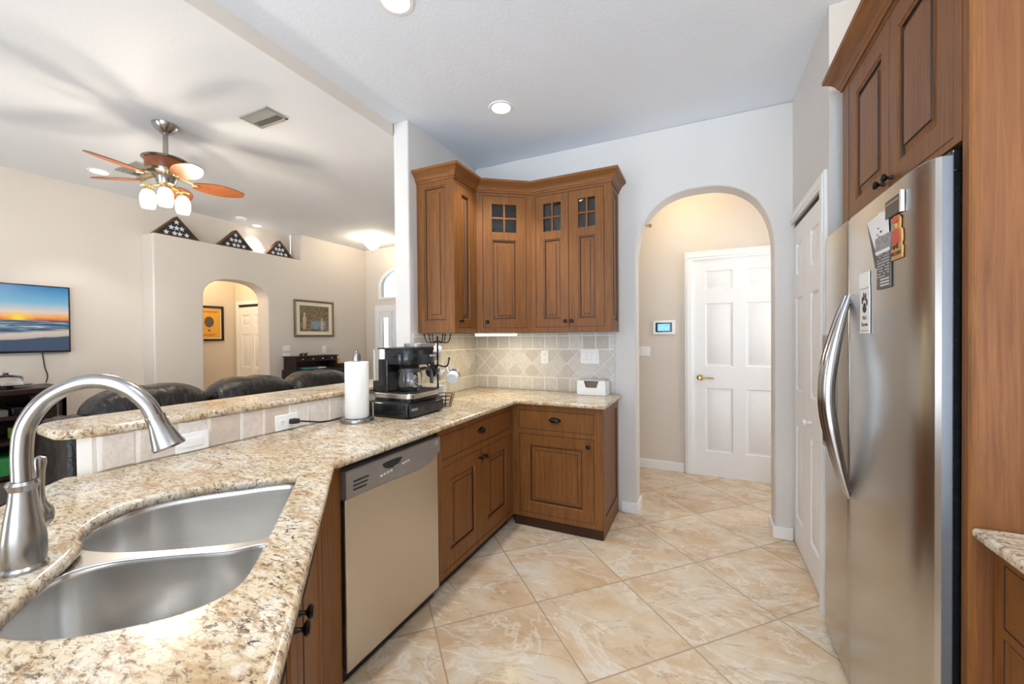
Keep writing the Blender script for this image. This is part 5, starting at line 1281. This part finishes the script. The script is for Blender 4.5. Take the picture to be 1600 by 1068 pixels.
def desk():
    t = thing('secretary_desk', 'dark wood secretary desk with small drawers under the framed print', 'desk', (-5.02, 3.5, 0))
    D, W1, W2 = 0.24, 0.70, 0.86
    m = MB(); m.box(0.005, D+0.02, 0.0, W2, 0.0, 0.96); m.build('body', M['espresso'], t, bevel=0.006)
    m = MB(); m.box(0.005, D, 0.03, 0.055, 0.96, 1.125); m.box(0.005, D, W1-0.03, W1-0.005, 0.96, 1.125); m.box(0.005, 0.02, 0.03, W1-0.005, 0.96, 1.125); m.box(0.005, D, 0.03, W1-0.005, 1.062, 1.070); m.build('hutch', M['espresso'], t, bevel=0.003)
    MB().box(0.0, D+0.015, 0.015, W1+0.01, 1.125, 1.14).build('hutch_top', M['espresso'], t, bevel=0.004)
    MB().box(0.10, D+0.03, W1, W2+0.01, 0.96, 1.01).build('side_ledge', M['espresso'], t, bevel=0.004)
    for k in range(4):
        y0 = 0.06+k*0.152
        d = MB().box(D-0.02, D+0.004, y0, y0+0.146, 1.073, 1.122).build('drawer', M['espresso'], t, bevel=0.003)
        MB().lathe([(0.004, 0.0), (0.009, 0.010), (0.007, 0.016), (0.001, 0.018)], (D+0.004, y0+0.073, 1.098), 12, 'x').build('knob', M['ceramic'], d)
    for y0, y1, z0, z1 in ((0.04, 0.44, 0.76, 0.92), (0.46, 0.82, 0.80, 0.93), (0.46, 0.82, 0.64, 0.78), (0.04, 0.44, 0.58, 0.74)):
        d = MB().box(D+0.015, D+0.032, y0, y1, z0, z1).build('drawer', M['espresso'], t, bevel=0.003)
        MB().lathe([(0.004, 0.0), (0.010, 0.010), (0.001, 0.016)], (D+0.032, (y0+y1)/2, (z0+z1)/2), 12, 'x').build('knob', M['bronze'], d)
    def item(name, label, cat, x0, x1, y0, y1, z, h, mat):
        tag(MB().box(x0-(x0+x1)/2, x1-(x0+x1)/2, y0-(y0+y1)/2, y1-(y0+y1)/2, 0, h).build(name, mat, loc=((x0+x1)/2, (y0+y1)/2, z+0.0005), bevel=0.003), label, cat)
    item('folder', 'teal folder in the open cubby of the desk', 'folder', -4.98, -4.80, 3.66, 3.86, 0.96, 0.022, M['teal'])
    item('paper_stack', 'white papers in the open cubby of the desk', 'papers', -4.98, -4.80, 3.90, 4.02, 0.96, 0.016, M['cardboard'])
    c = MB().lathe([(0.001, 0), (0.032, 0), (0.036, 0.075), (0.033, 0.075), (0.03, 0.004), (0.001, 0.004)], seg=20, cap0=False, cap1=False).build('cup', M['yellow'], loc=(-4.82, 4.235, 1.0105))
    tag(c, 'yellow cup at the right end of the desk', 'cup')
    for k, (lb, y) in enumerate((('dark small figurine on the desk top, left one of two', 3.69), ('dark small figurine on the desk top, right one of two', 3.755))):
        o = MB(); o.ball((0, 0, 0.018), 0.018, sc=(1, 1.3, 1)); o.ball((0.004, 0.022, 0.032), 0.010); o.box(-0.012, 0.012, -0.02, 0.02, 0.0, 0.006)
        tag(o.build('figurine', M['black_m'], loc=(-4.88, y, 1.1405)), lb, 'figurine', 'figurines on the desk')
desk()

# ------------------------------------------------------------------ lamps of the two hallways, added fill lights
lamp('hall_lamp', (-0.15, 3.80, 2.70), 3.6, (1, 0.76, 0.44), 0.10)
area('hall_fill', (1.36, 3.86, 1.35), (0.0, 4.15, 1.2), 0.8, 2.0, 9, (0.97, 0.98, 1.0))  # unseen fill added at the hall end to light the door evenly
lamp('corridor_lamp', (-5.75, 2.9, 2.35), 7, (1, 0.80, 0.50), 0.10)
lamp('cabinet_top_glow', (0.98, 1.85, 2.62), 2.5, (1, 0.86, 0.62), 0.05)
for _x, _y in ((0.30, 0.30), (-0.10, -1.10)):      # two unseen spots added out of frame to brighten the kitchen
    spot('downlight_or_fill', (_x, _y, 2.87), 22, (0.95, 0.97, 1.0), 125, 0.6, 0.05)
